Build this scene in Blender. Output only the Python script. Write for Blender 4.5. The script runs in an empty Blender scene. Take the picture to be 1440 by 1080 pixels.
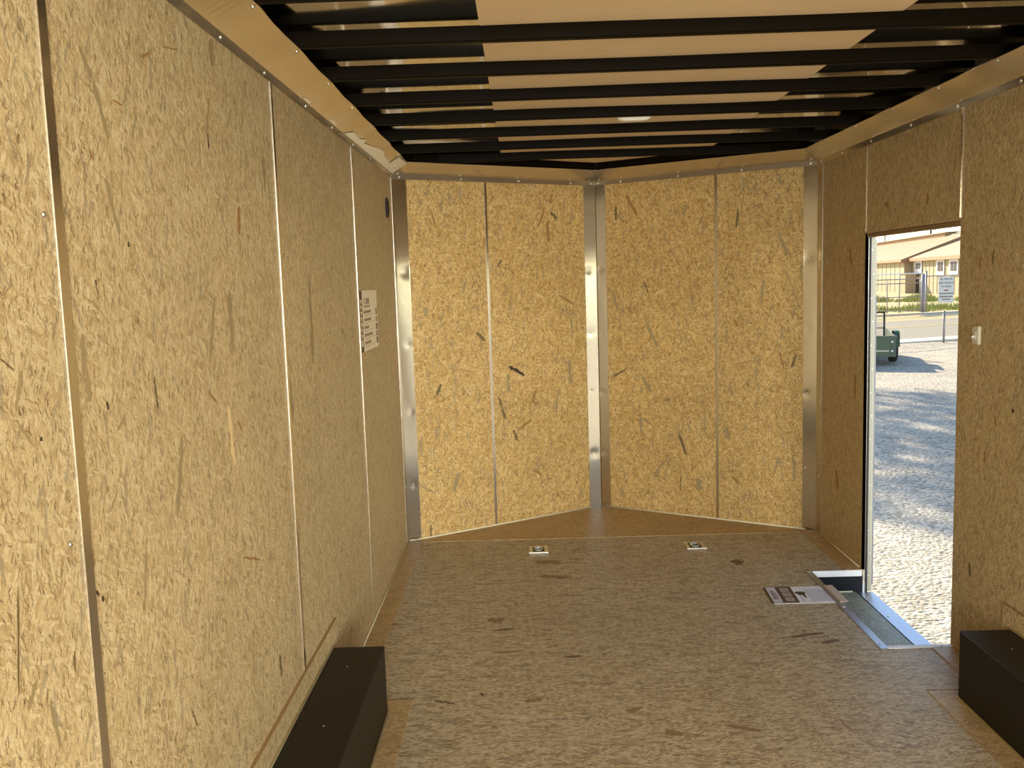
import bpy, bmesh, math, random
from mathutils import Matrix, Vector

# ------------------------------------------------------------------ measures (metres)
W, L, D = 2.30, 4.985, 0.704            # inside width, straight length, depth of the V nose
NL = math.hypot(W / 2, D)               # length of one nose wall
REAR = -1.25                            # rear doorway
HF, HC, HB, HR = 2.018, 2.045, 2.100, 2.142   # cove flange foot, cove crease, beam underside, roof sheet
GND = -0.5                              # gravel level outside
SC = bpy.context.scene
COL = SC.collection
rnd = random.Random(7)

# ------------------------------------------------------------------ camera
cam_data = bpy.data.cameras.new('camera')
cam = bpy.data.objects.new('camera', cam_data)
COL.objects.link(cam)
yaw, pitch, roll, fpx = -0.0147, -0.1126, -0.0314, 1270.2
fw = Vector((math.sin(yaw) * math.cos(pitch), math.cos(yaw) * math.cos(pitch), math.sin(pitch)))
r0 = Vector((math.cos(yaw), -math.sin(yaw), 0)); u0 = r0.cross(fw)
rt = math.cos(roll) * r0 + math.sin(roll) * u0
up = -math.sin(roll) * r0 + math.cos(roll) * u0
cam.matrix_world = Matrix(((rt.x, up.x, -fw.x, 0.6873), (rt.y, up.y, -fw.y, 0.0), (rt.z, up.z, -fw.z, 1.4454), (0, 0, 0, 1)))
cam_data.sensor_fit = 'HORIZONTAL'
cam_data.sensor_width = 36.0
cam_data.lens = fpx * 36.0 / 1440.0
cam_data.clip_start = 0.05
cam_data.clip_end = 600
SC.camera = cam

# ------------------------------------------------------------------ sky, sun, area lights added in place of daylight from behind
wd = bpy.data.worlds.new('sky'); SC.world = wd; wd.use_nodes = True
wn = wd.node_tree; wn.nodes.clear()
sky = wn.nodes.new('ShaderNodeTexSky'); sky.sky_type = 'NISHITA'; sky.sun_disc = False
sky.sun_elevation = math.radians(26); sky.sun_rotation = math.radians(-12)
sky.air_density = 1.0; sky.dust_density = 0.4; sky.ozone_density = 1.0
bgn = wn.nodes.new('ShaderNodeBackground'); bgn.inputs['Strength'].default_value = 0.29
won = wn.nodes.new('ShaderNodeOutputWorld')
wn.links.new(sky.outputs[0], bgn.inputs[0]); wn.links.new(bgn.outputs[0], won.inputs[0])

sun_d = bpy.data.lights.new('sun', 'SUN'); sun_d.energy = 12.0; sun_d.angle = math.radians(0.6); sun_d.color = (1.0, 0.83, 0.58)
sun = bpy.data.objects.new('sun', sun_d); COL.objects.link(sun)
sdir = Vector((-0.20, 0.98, 0.0)).normalized() * math.cos(math.radians(25)) + Vector((0, 0, math.sin(math.radians(25))))
sun.rotation_euler = sdir.to_track_quat('Z', 'Y').to_euler()

ar_d = bpy.data.lights.new('rear_daylight_fill', 'AREA'); ar_d.shape = 'RECTANGLE'; ar_d.size = 5.0; ar_d.size_y = 3.2
ar_d.energy = 1950; ar_d.color = (0.97, 0.96, 0.86)  # fill added behind the trailer, stands in for bright surroundings
ar = bpy.data.objects.new('rear_daylight_fill', ar_d); COL.objects.link(ar)
ar.location = (3.6, -11.0, 1.9)
ar.rotation_euler = (Vector((3.6, -11.0, 1.9)) - Vector((0.4, 3.5, 0.9))).to_track_quat('Z', 'Y').to_euler()

dd = bpy.data.lights.new('doorway_daylight_fill', 'AREA'); dd.shape = 'RECTANGLE'; dd.size = 2.2; dd.size_y = 1.9; dd.energy = 118; dd.color = (0.97, 0.98, 0.90)  # fill added in the rear opening to brighten the interior
do = bpy.data.objects.new('doorway_daylight_fill', dd); COL.objects.link(do); do.location = (1.15, -1.22, 1.1)
do.rotation_euler = (math.radians(90), 0, 0)

SC.view_settings.view_transform = 'Standard'; SC.view_settings.look = 'None'
SC.view_settings.exposure = 0.06; SC.view_settings.gamma = 1.0; SC.view_settings.use_curve_mapping = False
SC.cycles.use_denoising = True; SC.cycles.adaptive_threshold = 0.02
SC.cycles.max_bounces = 8; SC.cycles.diffuse_bounces = 5; SC.cycles.glossy_bounces = 5
SC.cycles.transmission_bounces = 4; SC.cycles.sample_clamp_indirect = 8.0
SC.cycles.caustics_reflective = False; SC.cycles.caustics_refractive = False

# ------------------------------------------------------------------ materials
def lin(h):
    c = [((h >> s) & 255) / 255 for s in (16, 8, 0)]
    return tuple(((x / 12.92) if x <= 0.04045 else ((x + 0.055) / 1.055) ** 2.4) for x in c) + (1.0,)

def plain(name, col, rough=0.6, metal=0.0, spec=0.5, var=0.0, vscale=30.0, bump=0.0, bscale=200.0, stretch=None, emit=None):
    m = bpy.data.materials.new(name); m.use_nodes = True
    nt = m.node_tree; b = nt.nodes['Principled BSDF']
    b.inputs['Base Color'].default_value = col
    b.inputs['Roughness'].default_value = rough
    b.inputs['Metallic'].default_value = metal
    b.inputs['Specular IOR Level'].default_value = spec
    tc = nt.nodes.new('ShaderNodeTexCoord'); src = tc.outputs['Object']
    if stretch:
        mp = nt.nodes.new('ShaderNodeMapping'); mp.inputs['Scale'].default_value = stretch
        nt.links.new(src, mp.inputs[0]); src = mp.outputs[0]
    if var:
        n = nt.nodes.new('ShaderNodeTexNoise'); n.inputs['Scale'].default_value = vscale; n.inputs['Detail'].default_value = 4
        nt.links.new(src, n.inputs['Vector'])
        mx = nt.nodes.new('ShaderNodeMix'); mx.data_type = 'RGBA'
        mx.inputs['A'].default_value = tuple(c * (1 - var) for c in col[:3]) + (1,)
        mx.inputs['B'].default_value = tuple(min(1, c * (1 + var)) for c in col[:3]) + (1,)
        nt.links.new(n.outputs['Fac'], mx.inputs['Factor']); nt.links.new(mx.outputs['Result'], b.inputs['Base Color'])
    if bump:
        n2 = nt.nodes.new('ShaderNodeTexNoise'); n2.inputs['Scale'].default_value = bscale; n2.inputs['Detail'].default_value = 3
        nt.links.new(src, n2.inputs['Vector'])
        bp = nt.nodes.new('ShaderNodeBump'); bp.inputs['Strength'].default_value = bump; bp.inputs['Distance'].default_value = 0.01
        nt.links.new(n2.outputs['Fac'], bp.inputs['Height']); nt.links.new(bp.outputs[0], b.inputs['Normal'])
    return m

def osb(name, ramp, base_deg, spread, rough=0.5, seed=0.0, dark=1.0, size=1.0, grain_amt=0.35, stain=(0.25, 0.20, 0.125), spots=(0.12, 0.06, 0.025)):
    """Pressed strand board: overlapping layers of long narrow strands, each with its own tone and grain, laid mostly along base_deg."""
    m = bpy.data.materials.new(name); m.use_nodes = True
    nt = m.node_tree; N = nt.nodes; K = nt.links; b = N['Principled BSDF']
    uv = N.new('ShaderNodeUVMap'); uv.uv_map = 'UVMap'
    def math_(op, a, c=None, clamp=False):
        n = N.new('ShaderNodeMath'); n.operation = op; n.use_clamp = clamp
        for i, v in enumerate((a, c)):
            if v is None: continue
            if isinstance(v, (int, float)): n.inputs[i].default_value = v
            else: K.new(v, n.inputs[i])
        return n.outputs[0]
    def vmul(v, s, off=(0, 0, 0)):
        n = N.new('ShaderNodeVectorMath'); n.operation = 'MULTIPLY_ADD'
        K.new(v, n.inputs[0]); n.inputs[1].default_value = s; n.inputs[2].default_value = off
        return n.outputs[0]
    def noise(v, scale, detail=2.0, dim='2D', out='Fac', rough_=0.5):
        n = N.new('ShaderNodeTexNoise'); n.noise_dimensions = dim; n.inputs['Scale'].default_value = scale
        n.inputs['Detail'].default_value = detail; n.inputs['Roughness'].default_value = rough_
        K.new(v, n.inputs['Vector']); return n.outputs[out]
    # slight bending of the strands
    wob = noise(uv.outputs[0], 9.0, 2.0, out='Color')
    sub = N.new('ShaderNodeVectorMath'); sub.operation = 'MULTIPLY_ADD'
    K.new(wob, sub.inputs[0]); sub.inputs[1].default_value = (0.035, 0.035, 0); sub.inputs[2].default_value = (-0.0175, -0.0175, 0)
    ad = N.new('ShaderNodeVectorMath'); ad.operation = 'ADD'; K.new(uv.outputs[0], ad.inputs[0]); K.new(sub.outputs[0], ad.inputs[1])
    base = ad.outputs[0]
    wob2 = noise(uv.outputs[0], 90.0, 2.0, out='Color')
    s2 = N.new('ShaderNodeVectorMath'); s2.operation = 'MULTIPLY_ADD'
    K.new(wob2, s2.inputs[0]); s2.inputs[1].default_value = (0.008, 0.008, 0); K.new(base, s2.inputs[2])
    base = s2.outputs[0]
    layers = [(0, .085, .011, 0.0), (17, .06, .008, .5), (-21, .07, .009, .5), (58, .05, .007, .66), (-52, .045, .0065, .62), (6, .075, .0075, .55), (-8, .05, .006, .5), (36, .04, .005, .62), (-33, .04, .005, .62), (82, .035, .005, .78)]
    val = None
    for i, (ang, ln, wd_, thr) in enumerate(layers):
        rot = N.new('ShaderNodeVectorRotate'); rot.rotation_type = 'Z_AXIS'
        K.new(base, rot.inputs['Vector']); rot.inputs['Angle'].default_value = -math.radians(base_deg + ang * spread)
        rv = rot.outputs[0]
        cell = vmul(rv, (1 / (ln * size), 1 / (wd_ * size), 1), (seed + i * 7.3, i * 3.1 + seed, 0))
        vo = N.new('ShaderNodeTexVoronoi'); vo.voronoi_dimensions = '2D'; vo.feature = 'F1'; vo.inputs['Scale'].default_value = 1.0
        K.new(cell, vo.inputs['Vector'])
        sp = N.new('ShaderNodeSeparateColor'); K.new(vo.outputs['Color'], sp.inputs[0])
        g = noise(vmul(rv, (14 / size, 330 / size, 1), (i * 5.0, seed, 0)), 1.0, 3.0)
        tone = math_('MULTIPLY_ADD', sp.outputs['Green'], 1 - grain_amt); tone.node.inputs[2].default_value = 0.0
        gg = math_('MULTIPLY', g, grain_amt)
        tone = math_('ADD', tone, gg)
        if val is None:
            val = tone
        else:
            mask = math_('GREATER_THAN', sp.outputs['Red'], thr)
            mx = N.new('ShaderNodeMix'); mx.data_type = 'FLOAT'
            K.new(mask, mx.inputs['Factor']); K.new(val, mx.inputs['A']); K.new(tone, mx.inputs['B'])
            val = mx.outputs['Result']
    fine = noise(base, 420.0, 3.0, rough_=.65)
    val2 = math_('ADD', math_('MULTIPLY', val, 0.86), math_('MULTIPLY', fine, 0.14))
    cr = N.new('ShaderNodeValToRGB'); K.new(val2, cr.inputs[0])
    el = cr.color_ramp.elements
    while len(el) > 2: el.remove(el[-1])
    for k, (p, c) in enumerate(ramp):
        e = el[k] if k < 2 else el.new(p)
        e.position = p; e.color = c
    color = cr.outputs[0]
    # broad cloudiness of the board
    big = noise(uv.outputs[0], 1.8, 3.0)
    hs = N.new('ShaderNodeHueSaturation'); K.new(color, hs.inputs['Color'])
    K.new(math_('MULTIPLY_ADD', big, 0.22), hs.inputs['Value']); hs.inputs['Value'].links[0].from_node.inputs[2].default_value = 0.89
    color = hs.outputs[0]
    for (ang, sx_, sy_, lo, amt2) in ((12, 16, 90, .020, .75), (-30, 22, 80, .016, .65), (58, 20, 95, .014, .60)):
        rot = N.new('ShaderNodeVectorRotate'); rot.rotation_type = 'Z_AXIS'
        K.new(base, rot.inputs['Vector']); rot.inputs['Angle'].default_value = -math.radians(base_deg + ang * spread)
        nn = noise(vmul(rot.outputs[0], (sx_ / size, sy_ / size, 1), (ang * 1.0, seed * 3, 0)), 1.0, 2.5)
        dd_ = math_('ABSOLUTE', math_('SUBTRACT', nn, .5))
        ln_ = math_('SUBTRACT', 1.0, math_('DIVIDE', dd_, lo), clamp=True)
        fac = math_('MULTIPLY', math_('MULTIPLY', ln_, amt2), math_('GREATER_THAN', fine, .50))
        mx = N.new('ShaderNodeMix'); mx.data_type = 'RGBA'
        K.new(fac, mx.inputs['Factor']); K.new(color, mx.inputs['A']); mx.inputs['B'].default_value = tuple(spots) + (1,)
        color = mx.outputs['Result']
    # thin dark slivers, weathered grey strands and small knots
    for j, (ang, ln, wd_, thr, c, amt) in enumerate([(9, .030, .0030, .955, spots, .7), (-24, .022, .0028, .965, spots, .75), (48, .026, .0026, .972, spots, .7),
                                                     (-4, .11, .013, .982, stain, .55), (28, .08, .011, .985, stain, .6), (-40, .07, .010, .988, stain, .6)]):
        rot = N.new('ShaderNodeVectorRotate'); rot.rotation_type = 'Z_AXIS'
        K.new(base, rot.inputs['Vector']); rot.inputs['Angle'].default_value = -math.radians(base_deg + ang * spread)
        cell = vmul(rot.outputs[0], (1 / (ln * size), 1 / (wd_ * size), 1), (seed * 2 + j * 11.7, j * 5.9, 0))
        vo = N.new('ShaderNodeTexVoronoi'); vo.voronoi_dimensions = '2D'; vo.inputs['Scale'].default_value = 1.0
        K.new(cell, vo.inputs['Vector'])
        sp = N.new('ShaderNodeSeparateColor'); K.new(vo.outputs['Color'], sp.inputs[0])
        mask = math_('GREATER_THAN', sp.outputs['Red'], 1 - (1 - thr) * dark)
        near = math_('LESS_THAN', vo.outputs['Distance'], 0.42)
        fac = math_('MULTIPLY', math_('MULTIPLY', mask, near), math_('MULTIPLY', amt, math_('ADD', fine, 0.45)))
        mx = N.new('ShaderNodeMix'); mx.data_type = 'RGBA'
        K.new(fac, mx.inputs['Factor']); K.new(color, mx.inputs['A']); mx.inputs['B'].default_value = tuple(c) + (1,)
        color = mx.outputs['Result']
    K.new(color, b.inputs['Base Color'])
    b.inputs['Roughness'].default_value = rough
    b.inputs['Specular IOR Level'].default_value = 0.35
    bp = N.new('ShaderNodeBump'); bp.inputs['Strength'].default_value = 0.12; bp.inputs['Distance'].default_value = 0.002
    K.new(val2, bp.inputs['Height']); K.new(bp.outputs[0], b.inputs['Normal'])
    return m

WALL_RAMP = [(0.06, lin(0x866640)), (0.22, lin(0xAE9468)), (0.50, lin(0xC2AB7E)), (0.78, lin(0xD2BE94)), (1.0, lin(0xE2D2AE))]
M = {}
M['osb_wall'] = osb('strand_board_wall', WALL_RAMP, 90, 0.75, 0.5, 1.0, size=.85, dark=2.0)
M['osb_nose'] = osb('strand_board_nose', [(0.06, lin(0x7A5628)), (0.22, lin(0xAC884C)), (0.50, lin(0xC8A566)), (0.76, lin(0xD8BA80)), (1.0, lin(0xE8D2A4))], 90, 1.0, 0.5, 4.0, dark=2.6, size=.95)
M['osb_floor'] = osb('strand_board_floor', [(0.12, lin(0x66502F)), (0.24, lin(0x9C8864)), (0.48, lin(0xBCAC8C)), (0.76, lin(0xCCBFA2)), (1.0, lin(0xDCD2BC))], 0, 0.50, 0.5, 9.0, dark=4.0, grain_amt=.45,
                     spots=(0.13, 0.06, 0.028), stain=(0.16, 0.12, 0.08))
M['osb_amber'] = osb('strand_board_margin', [(0.10, lin(0x80603A)), (0.30, lin(0xA88A5C)), (0.6, lin(0xBC9E6E)), (1.0, lin(0xCCB286))], 0, 0.6, 0.45, 14.0, dark=0.8)
M['osb_step'] = osb('strand_board_step', [(0.10, lin(0x5E5A48)), (0.30, lin(0x8A8A74)), (0.6, lin(0xA5A68F)), (1.0, lin(0xC0C0AC))], 90, 0.6, 0.45, 17.0)
M['flake_g'] = plain('grey_weathered_strand', lin(0x98845C), 0.6, var=0.22, vscale=60, stretch=(1, 1, .3))
M['flake_d'] = plain('dark_strand', lin(0x6E5C38), 0.6, var=0.3, vscale=90)
M['flake_k'] = plain('black_knot_strand', lin(0x3A2C1A), 0.7, var=0.3, vscale=90)
M['flake_b'] = plain('brown_strand', lin(0x96713F), 0.6, var=0.2, vscale=80)
M['flake_l'] = plain('pale_strand', lin(0xE2C48C), 0.6, var=0.1, vscale=80)
M['flake_fb'] = plain('brown_floor_strand', lin(0x8A7050), 0.6, var=0.2, vscale=80)
M['flake_fd'] = plain('dark_floor_strand', lin(0x6A543A), 0.6, var=0.25, vscale=80)
M['rail_reflection'] = plain('head_rail_tan_reflection', lin(0x8A7048), 0.7)  # tan reflection on the aluminium head rail, put into its colour
M['osb_edge'] = plain('strand_board_edge', lin(0x9C7C50), 0.7, var=0.2, vscale=120)
M['alu'] = plain('mill_aluminium', (0.72, 0.70, 0.66, 1), 0.22, 1.0, var=0.06, vscale=8, bump=0.04, bscale=30)
M['alu_strip'] = plain('seam_strip_aluminium', (0.95, 0.89, 0.76, 1), 0.20, 1.0)
M['alu_post'] = plain('corner_post_aluminium', (0.88, 0.82, 0.68, 1), 0.17, 1.0, bump=0.03, bscale=14)
M['alu_bright'] = plain('sill_aluminium', (0.44, 0.48, 0.56, 1), 0.42, 1.0)
M['film'] = plain('cove_protective_film', lin(0xA08A62), 0.30, 0.55, var=0.10, vscale=3, bump=0.05, bscale=9)
M['cove'] = plain('cove_sheet_metal', (0.66, 0.58, 0.44, 1), 0.24, 0.9, var=0.08, vscale=4, bump=0.05, bscale=7)
M['peeled'] = plain('bare_metal_white_reflection', lin(0xFFF6DC), 0.45, 0.0, var=0.03)  # bare metal under torn film, its bright reflection painted white
M['roof'] = plain('roof_sheet_aluminium', (0.66, 0.64, 0.60, 1), 0.09, 1.0, bump=0.05, bscale=4, stretch=(0.6, 3, 1))
M['tan'] = plain('tan_roof_lining', lin(0xE4C9A0), 0.85, var=0.07, vscale=6, stretch=(0.5, 3, 1), bump=0.1, bscale=60)
M['beam'] = plain('black_beam_paint', (0.006, 0.004, 0.0018, 1), 0.42, spec=0.03)
M['box_black'] = plain('black_wheel_box_paint', (0.013, 0.010, 0.006, 1), 0.45, spec=0.2, bump=0.02)
M['rivet'] = plain('rivet_steel', (0.75, 0.74, 0.70, 1), 0.3, 1.0)
M['caulk'] = plain('cream_caulk', lin(0xD8CFAE), 0.6)
M['white_metal'] = plain('white_painted_metal', lin(0xE6E8EC), 0.45)
M['black'] = plain('black_rubber', (0.012, 0.012, 0.014, 1), 0.6)
M['black_gloss'] = plain('black_painted_riser', (0.006, 0.007, 0.011, 1), 0.5, spec=.2)
M['cream_metal'] = plain('cream_door_edge', lin(0xAFAC9C), 0.4, 0.0, var=0.05, vscale=10)
M['grey_metal'] = plain('grey_hinge_leaf', lin(0x7C7C88), 0.45, 0.2)
M['skin'] = plain('outer_skin_paint', lin(0xD6D6D2), 0.4)
M['paper'] = plain('white_paper', lin(0xE9E6E0), 0.7)
M['poster_paper'] = plain('poster_paper', lin(0xF0E2C4), 0.55)
M['ink'] = plain('dark_print', lin(0x4A3624), 0.6)
M['ink_grey'] = plain('grey_print', lin(0x9A8E70), 0.6)
M['ink_brown'] = plain('brown_print', lin(0x8A735A), 0.6)
M['bro_dark'] = plain('brochure_dark_brown', lin(0x4A3830), 0.5, var=.15, vscale=40)
M['bro_tile'] = plain('brochure_tile', lin(0xA89C98), 0.5)
M['bro_light'] = plain('brochure_label', lin(0xCCC6CC), 0.5)
M['bro_line'] = plain('brochure_text_grey', lin(0x9A98B8), 0.6)
M['plastic'] = plain('beige_plastic_edge', lin(0xC8B6A2), 0.4)
M['zinc'] = plain('zinc_plate', (0.62, 0.63, 0.58, 1), 0.28, 1.0, var=.1, vscale=60)
M['dark_cup'] = plain('dark_recess', (0.03, 0.03, 0.03, 1), 0.5, 0.3)
M['switch'] = plain('switch_ivory_plastic', lin(0xC6BFA4), 0.35)
M['dome'] = plain('clear_ribbed_lens', lin(0xFFFCF4), 0.25)
M['dome_base'] = plain('white_plastic_base', lin(0xD6CFC0), 0.5)
# outside
M['green'] = plain('green_trailer_paint', lin(0x3C5238), 0.5, var=.08, vscale=5)
M['green_dark'] = plain('dark_green_rail', lin(0x2F4436), 0.45)
M['tyre'] = plain('black_tyre', (0.02, 0.02, 0.02, 1), 0.8, bump=.3, bscale=40)
M['galv'] = plain('galvanised_tube', lin(0x9C9490), 0.5, 0.3)
M['galv_dark'] = plain('weathered_gate_post', lin(0x8A8698), 0.6)
M['sign'] = plain('white_sign_face', lin(0xD2D4D8), 0.5)
M['sign_ink'] = plain('sign_black_letters', lin(0x34353A), 0.6)
M['sign_red'] = plain('sign_red_mark', lin(0xA0404A), 0.6)
M['wall_tan'] = plain('tan_siding', lin(0xB6A688), 0.8, var=.06, vscale=1.0, stretch=(8, 8, .2))
M['wall_brown'] = plain('brown_siding', lin(0xB09A78), 0.8, var=.05, vscale=1)  # brown siding of the storage cabinet
M['roof_tan'] = plain('tan_sheet_roof', lin(0xB09E78), 0.7, var=.08, vscale=1.2)
M['roof_edge'] = plain('brown_roof_trim', lin(0xA07C5C), 0.7)
M['win_white'] = plain('white_window_trim', lin(0xC8C8D0), 0.5)
M['win_glass'] = plain('dark_window_glass', (0.05, 0.05, 0.06, 1), 0.5, spec=.1)
M['concrete'] = plain('pale_concrete', lin(0xD9D3C4), 0.85, var=.1, vscale=3)
M['asphalt'] = plain('grey_asphalt', lin(0x8A8678), 0.9, var=.10, vscale=3)
M['road_line'] = plain('worn_yellow_line', lin(0xC8B27E), 0.9, var=.15, vscale=6)
M['grass'] = plain('dry_green_grass', lin(0x9AA04E), 0.9, var=.35, vscale=20)
M['grass_dry'] = plain('dry_field', lin(0xB8A878), 0.95, var=.2, vscale=.6)
M['bark'] = plain('tree_bark', lin(0x5A4634), 0.9, var=.2, vscale=20)
M['leaf'] = plain('tree_leaves', lin(0x4E6A2C), 0.7, var=.3, vscale=3)
M['pole'] = plain('weathered_pole', lin(0x6A5444), 0.9)

def gravel():
    m = bpy.data.materials.new('crushed_gravel'); m.use_nodes = True
    nt = m.node_tree; N = nt.nodes; K = nt.links; b = N['Principled BSDF']
    tc = N.new('ShaderNodeTexCoord')
    v = N.new('ShaderNodeTexVoronoi'); v.inputs['Scale'].default_value = 38; K.new(tc.outputs['Object'], v.inputs['Vector'])
    sp = N.new('ShaderNodeSeparateColor'); K.new(v.outputs['Color'], sp.inputs[0])
    n = N.new('ShaderNodeTexNoise'); n.inputs['Scale'].default_value = 1.1; n.inputs['Detail'].default_value = 5; K.new(tc.outputs['Object'], n.inputs['Vector'])
    a = N.new('ShaderNodeMath'); a.operation = 'MULTIPLY_ADD'; K.new(sp.outputs[0], a.inputs[0]); a.inputs[1].default_value = .65
    a2 = N.new('ShaderNodeMath'); a2.operation = 'MULTIPLY'; K.new(n.outputs['Fac'], a2.inputs[0]); a2.inputs[1].default_value = .45
    K.new(a2.outputs[0], a.inputs[2])
    cr = N.new('ShaderNodeValToRGB'); K.new(a.outputs[0], cr.inputs[0])
    cr.color_ramp.elements[0].color = lin(0x6A665C); cr.color_ramp.elements[1].color = lin(0xD0C8B8)
    cr.color_ramp.elements[0].position = .1; cr.color_ramp.elements[1].position = .95
    K.new(cr.outputs[0], b.inputs['Base Color']); b.inputs['Roughness'].default_value = .9
    bp = N.new('ShaderNodeBump'); bp.inputs['Strength'].default_value = .8; bp.inputs['Distance'].default_value = .02
    K.new(v.outputs['Distance'], bp.inputs['Height']); bp.invert = True; K.new(bp.outputs[0], b.inputs['Normal'])
    return m
M['gravel'] = gravel()

# ------------------------------------------------------------------ building helpers
def frame(o, e1, n):
    """local (s, n, z) -> world"""
    e1 = Vector(e1).normalized(); n = Vector(n).normalized()
    return Matrix(((e1.x, n.x, 0, o[0]), (e1.y, n.y, 0, o[1]), (0, 0, 1, o[2]), (0, 0, 0, 1)))
F_LEFT = frame((0, 0, 0), (0, 1, 0), (1, 0, 0))
F_RIGHT = frame((W, 0, 0), (0, 1, 0), (-1, 0, 0))
F_NL = frame((0, L, 0), (W / 2, D, 0), (D, -W / 2, 0))            # s from left corner to apex
F_NR = frame((W, L, 0), (-W / 2, D, 0), (-D, -W / 2, 0))          # s from right corner to apex
ID = Matrix.Identity(4)

class MB:
    def __init__(self, fr=ID):
        self.bm = bmesh.new(); self.uv = self.bm.loops.layers.uv.new('UVMap'); self.fr = fr
    def face(self, pts, mat=0, uvs=None, smooth=False):
        vs = [self.bm.verts.new(self.fr @ Vector(p)) for p in pts]
        f = self.bm.faces.new(vs); f.material_index = mat; f.smooth = smooth
        self._uv(f, pts, uvs); return f
    def _uv(self, f, pts, uvs=None):
        if uvs is None:
            a, b_, c = Vector(pts[0]), Vector(pts[1]), Vector(pts[2])
            n = (b_ - a).cross(c - b_); ax = max(range(3), key=lambda i: abs(n[i]))
            idx = {0: (1, 2), 1: (0, 2), 2: (0, 1)}[ax]
            uvs = [(p[idx[0]], p[idx[1]]) for p in pts]
        for lp, u in zip(f.loops, uvs): lp[self.uv].uv = u
    def poly(self, faces, verts, mat=0, smooth=False):
        vs = [self.bm.verts.new(self.fr @ Vector(p)) for p in verts]
        for ff in faces:
            f = self.bm.faces.new([vs[i] for i in ff]); f.material_index = mat; f.smooth = smooth
            self._uv(f, [verts[i] for i in ff])
    def box(self, a, b, mat=0):
        x0, y0, z0 = a; x1, y1, z1 = b
        v = [(x0, y0, z0), (x1, y0, z0), (x1, y1, z0), (x0, y1, z0), (x0, y0, z1), (x1, y0, z1), (x1, y1, z1), (x0, y1, z1)]
        self.poly([(3, 2, 1, 0), (4, 5, 6, 7), (0, 1, 5, 4), (1, 2, 6, 5), (2, 3, 7, 6), (3, 0, 4, 7)], v, mat)
        return self
    def prism(self, pts, z0, z1, mat=0):
        n = len(pts); v = [(p[0], p[1], z0) for p in pts] + [(p[0], p[1], z1) for p in pts]
        fs = [tuple(reversed(range(n))), tuple(range(n, 2 * n))] + [(i, (i + 1) % n, n + (i + 1) % n, n + i) for i in range(n)]
        self.poly(fs, v, mat); return self
    def loft(self, sections, mat=0, closed=True, smooth=False, cap=True):
        """sections: list of equal-length closed outlines"""
        n = len(sections[0]); v = [p for s in sections for p in s]; fs = []
        for k in range(len(sections) - 1):
            for i in range(n if closed else n - 1):
                j = (i + 1) % n
                fs.append((k * n + i, k * n + j, (k + 1) * n + j, (k + 1) * n + i))
        if cap and closed: fs += [tuple(reversed(range(n))), tuple(range((len(sections) - 1) * n, len(sections) * n))]
        self.poly(fs, v, mat, smooth); return self
    def cyl(self, p0, p1, r, n=12, r2=None, mat=0, smooth=True):
        p0, p1 = Vector(p0), Vector(p1); r2 = r if r2 is None else r2
        ax = (p1 - p0).normalized(); t = Vector((0, 0, 1)) if abs(ax.z) < .9 else Vector((1, 0, 0))
        a = ax.cross(t).normalized(); b_ = ax.cross(a)
        v = [tuple(p0 + (a * math.cos(2 * math.pi * i / n) + b_ * math.sin(2 * math.pi * i / n)) * r) for i in range(n)]
        v += [tuple(p1 + (a * math.cos(2 * math.pi * i / n) + b_ * math.sin(2 * math.pi * i / n)) * r2) for i in range(n)]
        self.poly([(i, (i + 1) % n, n + (i + 1) % n, n + i) for i in range(n)], v, mat, smooth)
        self.poly([tuple(reversed(range(n))), tuple(range(n, 2 * n))], v, mat); return self
    def sphere(self, c, r, sx=1, sy=1, sz=1, mat=0, u=12, v=8, top=False):
        rows = []
        lo = 0 if top else -math.pi / 2
        for j in range(v + 1):
            ph = lo + (math.pi / 2 - lo) * j / v
            rows.append([(c[0] + sx * r * math.cos(ph) * math.cos(2 * math.pi * i / u), c[1] + sy * r * math.cos(ph) * math.sin(2 * math.pi * i / u), c[2] + sz * r * math.sin(ph)) for i in range(u)])
        self.loft(rows, mat, True, True, cap=True); return self
    def obj(self, name, mats, parent=None, bevel=0, fix=True, link=True):
        if fix:
            bmesh.ops.remove_doubles(self.bm, verts=self.bm.verts, dist=1e-6)
            bmesh.ops.recalc_face_normals(self.bm, faces=self.bm.faces)
        me = bpy.data.meshes.new(name)
        if parent is not None and not getattr(self, 'local', False):
            self.bm.transform(parent_world(parent).inverted())
        self.bm.to_mesh(me); self.bm.free()
        for m_ in (mats if isinstance(mats, (list, tuple)) else [mats]): me.materials.append(M[m_])
        o = bpy.data.objects.new(name, me); COL.objects.link(o)
        if parent is not None: o.parent = parent
        if bevel:
            bv = o.modifiers.new('bevel', 'BEVEL'); bv.width = bevel; bv.segments = 2; bv.limit_method = 'ANGLE'; bv.angle_limit = math.radians(40)
        return o

def parent_world(o):
    m = o.matrix_basis.copy()
    while o.parent: o = o.parent; m = o.matrix_basis @ m
    return m

def local(fr=ID):
    m = MB(fr); m.local = True; return m

def thing(name, label, cat, loc=(0, 0, 0), rotz=0.0, group=None):
    o = bpy.data.objects.new(name, None); COL.objects.link(o)
    o.empty_display_size = 0.05
    o.matrix_basis = Matrix.Translation(loc) @ Matrix.Rotation(rotz, 4, 'Z')
    o['label'] = label; o['category'] = cat
    if group: o['group'] = group
    return o
def tag(o, label, cat, group=None, kind=None):
    o['label'] = label; o['category'] = cat
    if group: o['group'] = group
    if kind: o['kind'] = kind
    return o
def struct(o, label=None):
    o['kind'] = 'structure'
    if label: o['label'] = label
    return o
def copy_tree(o, parent=None):
    c = o.copy(); COL.objects.link(c); c.parent = parent
    for ch in [x for x in SC.objects if x.parent == o]: copy_tree(ch, c)
    return c

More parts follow.
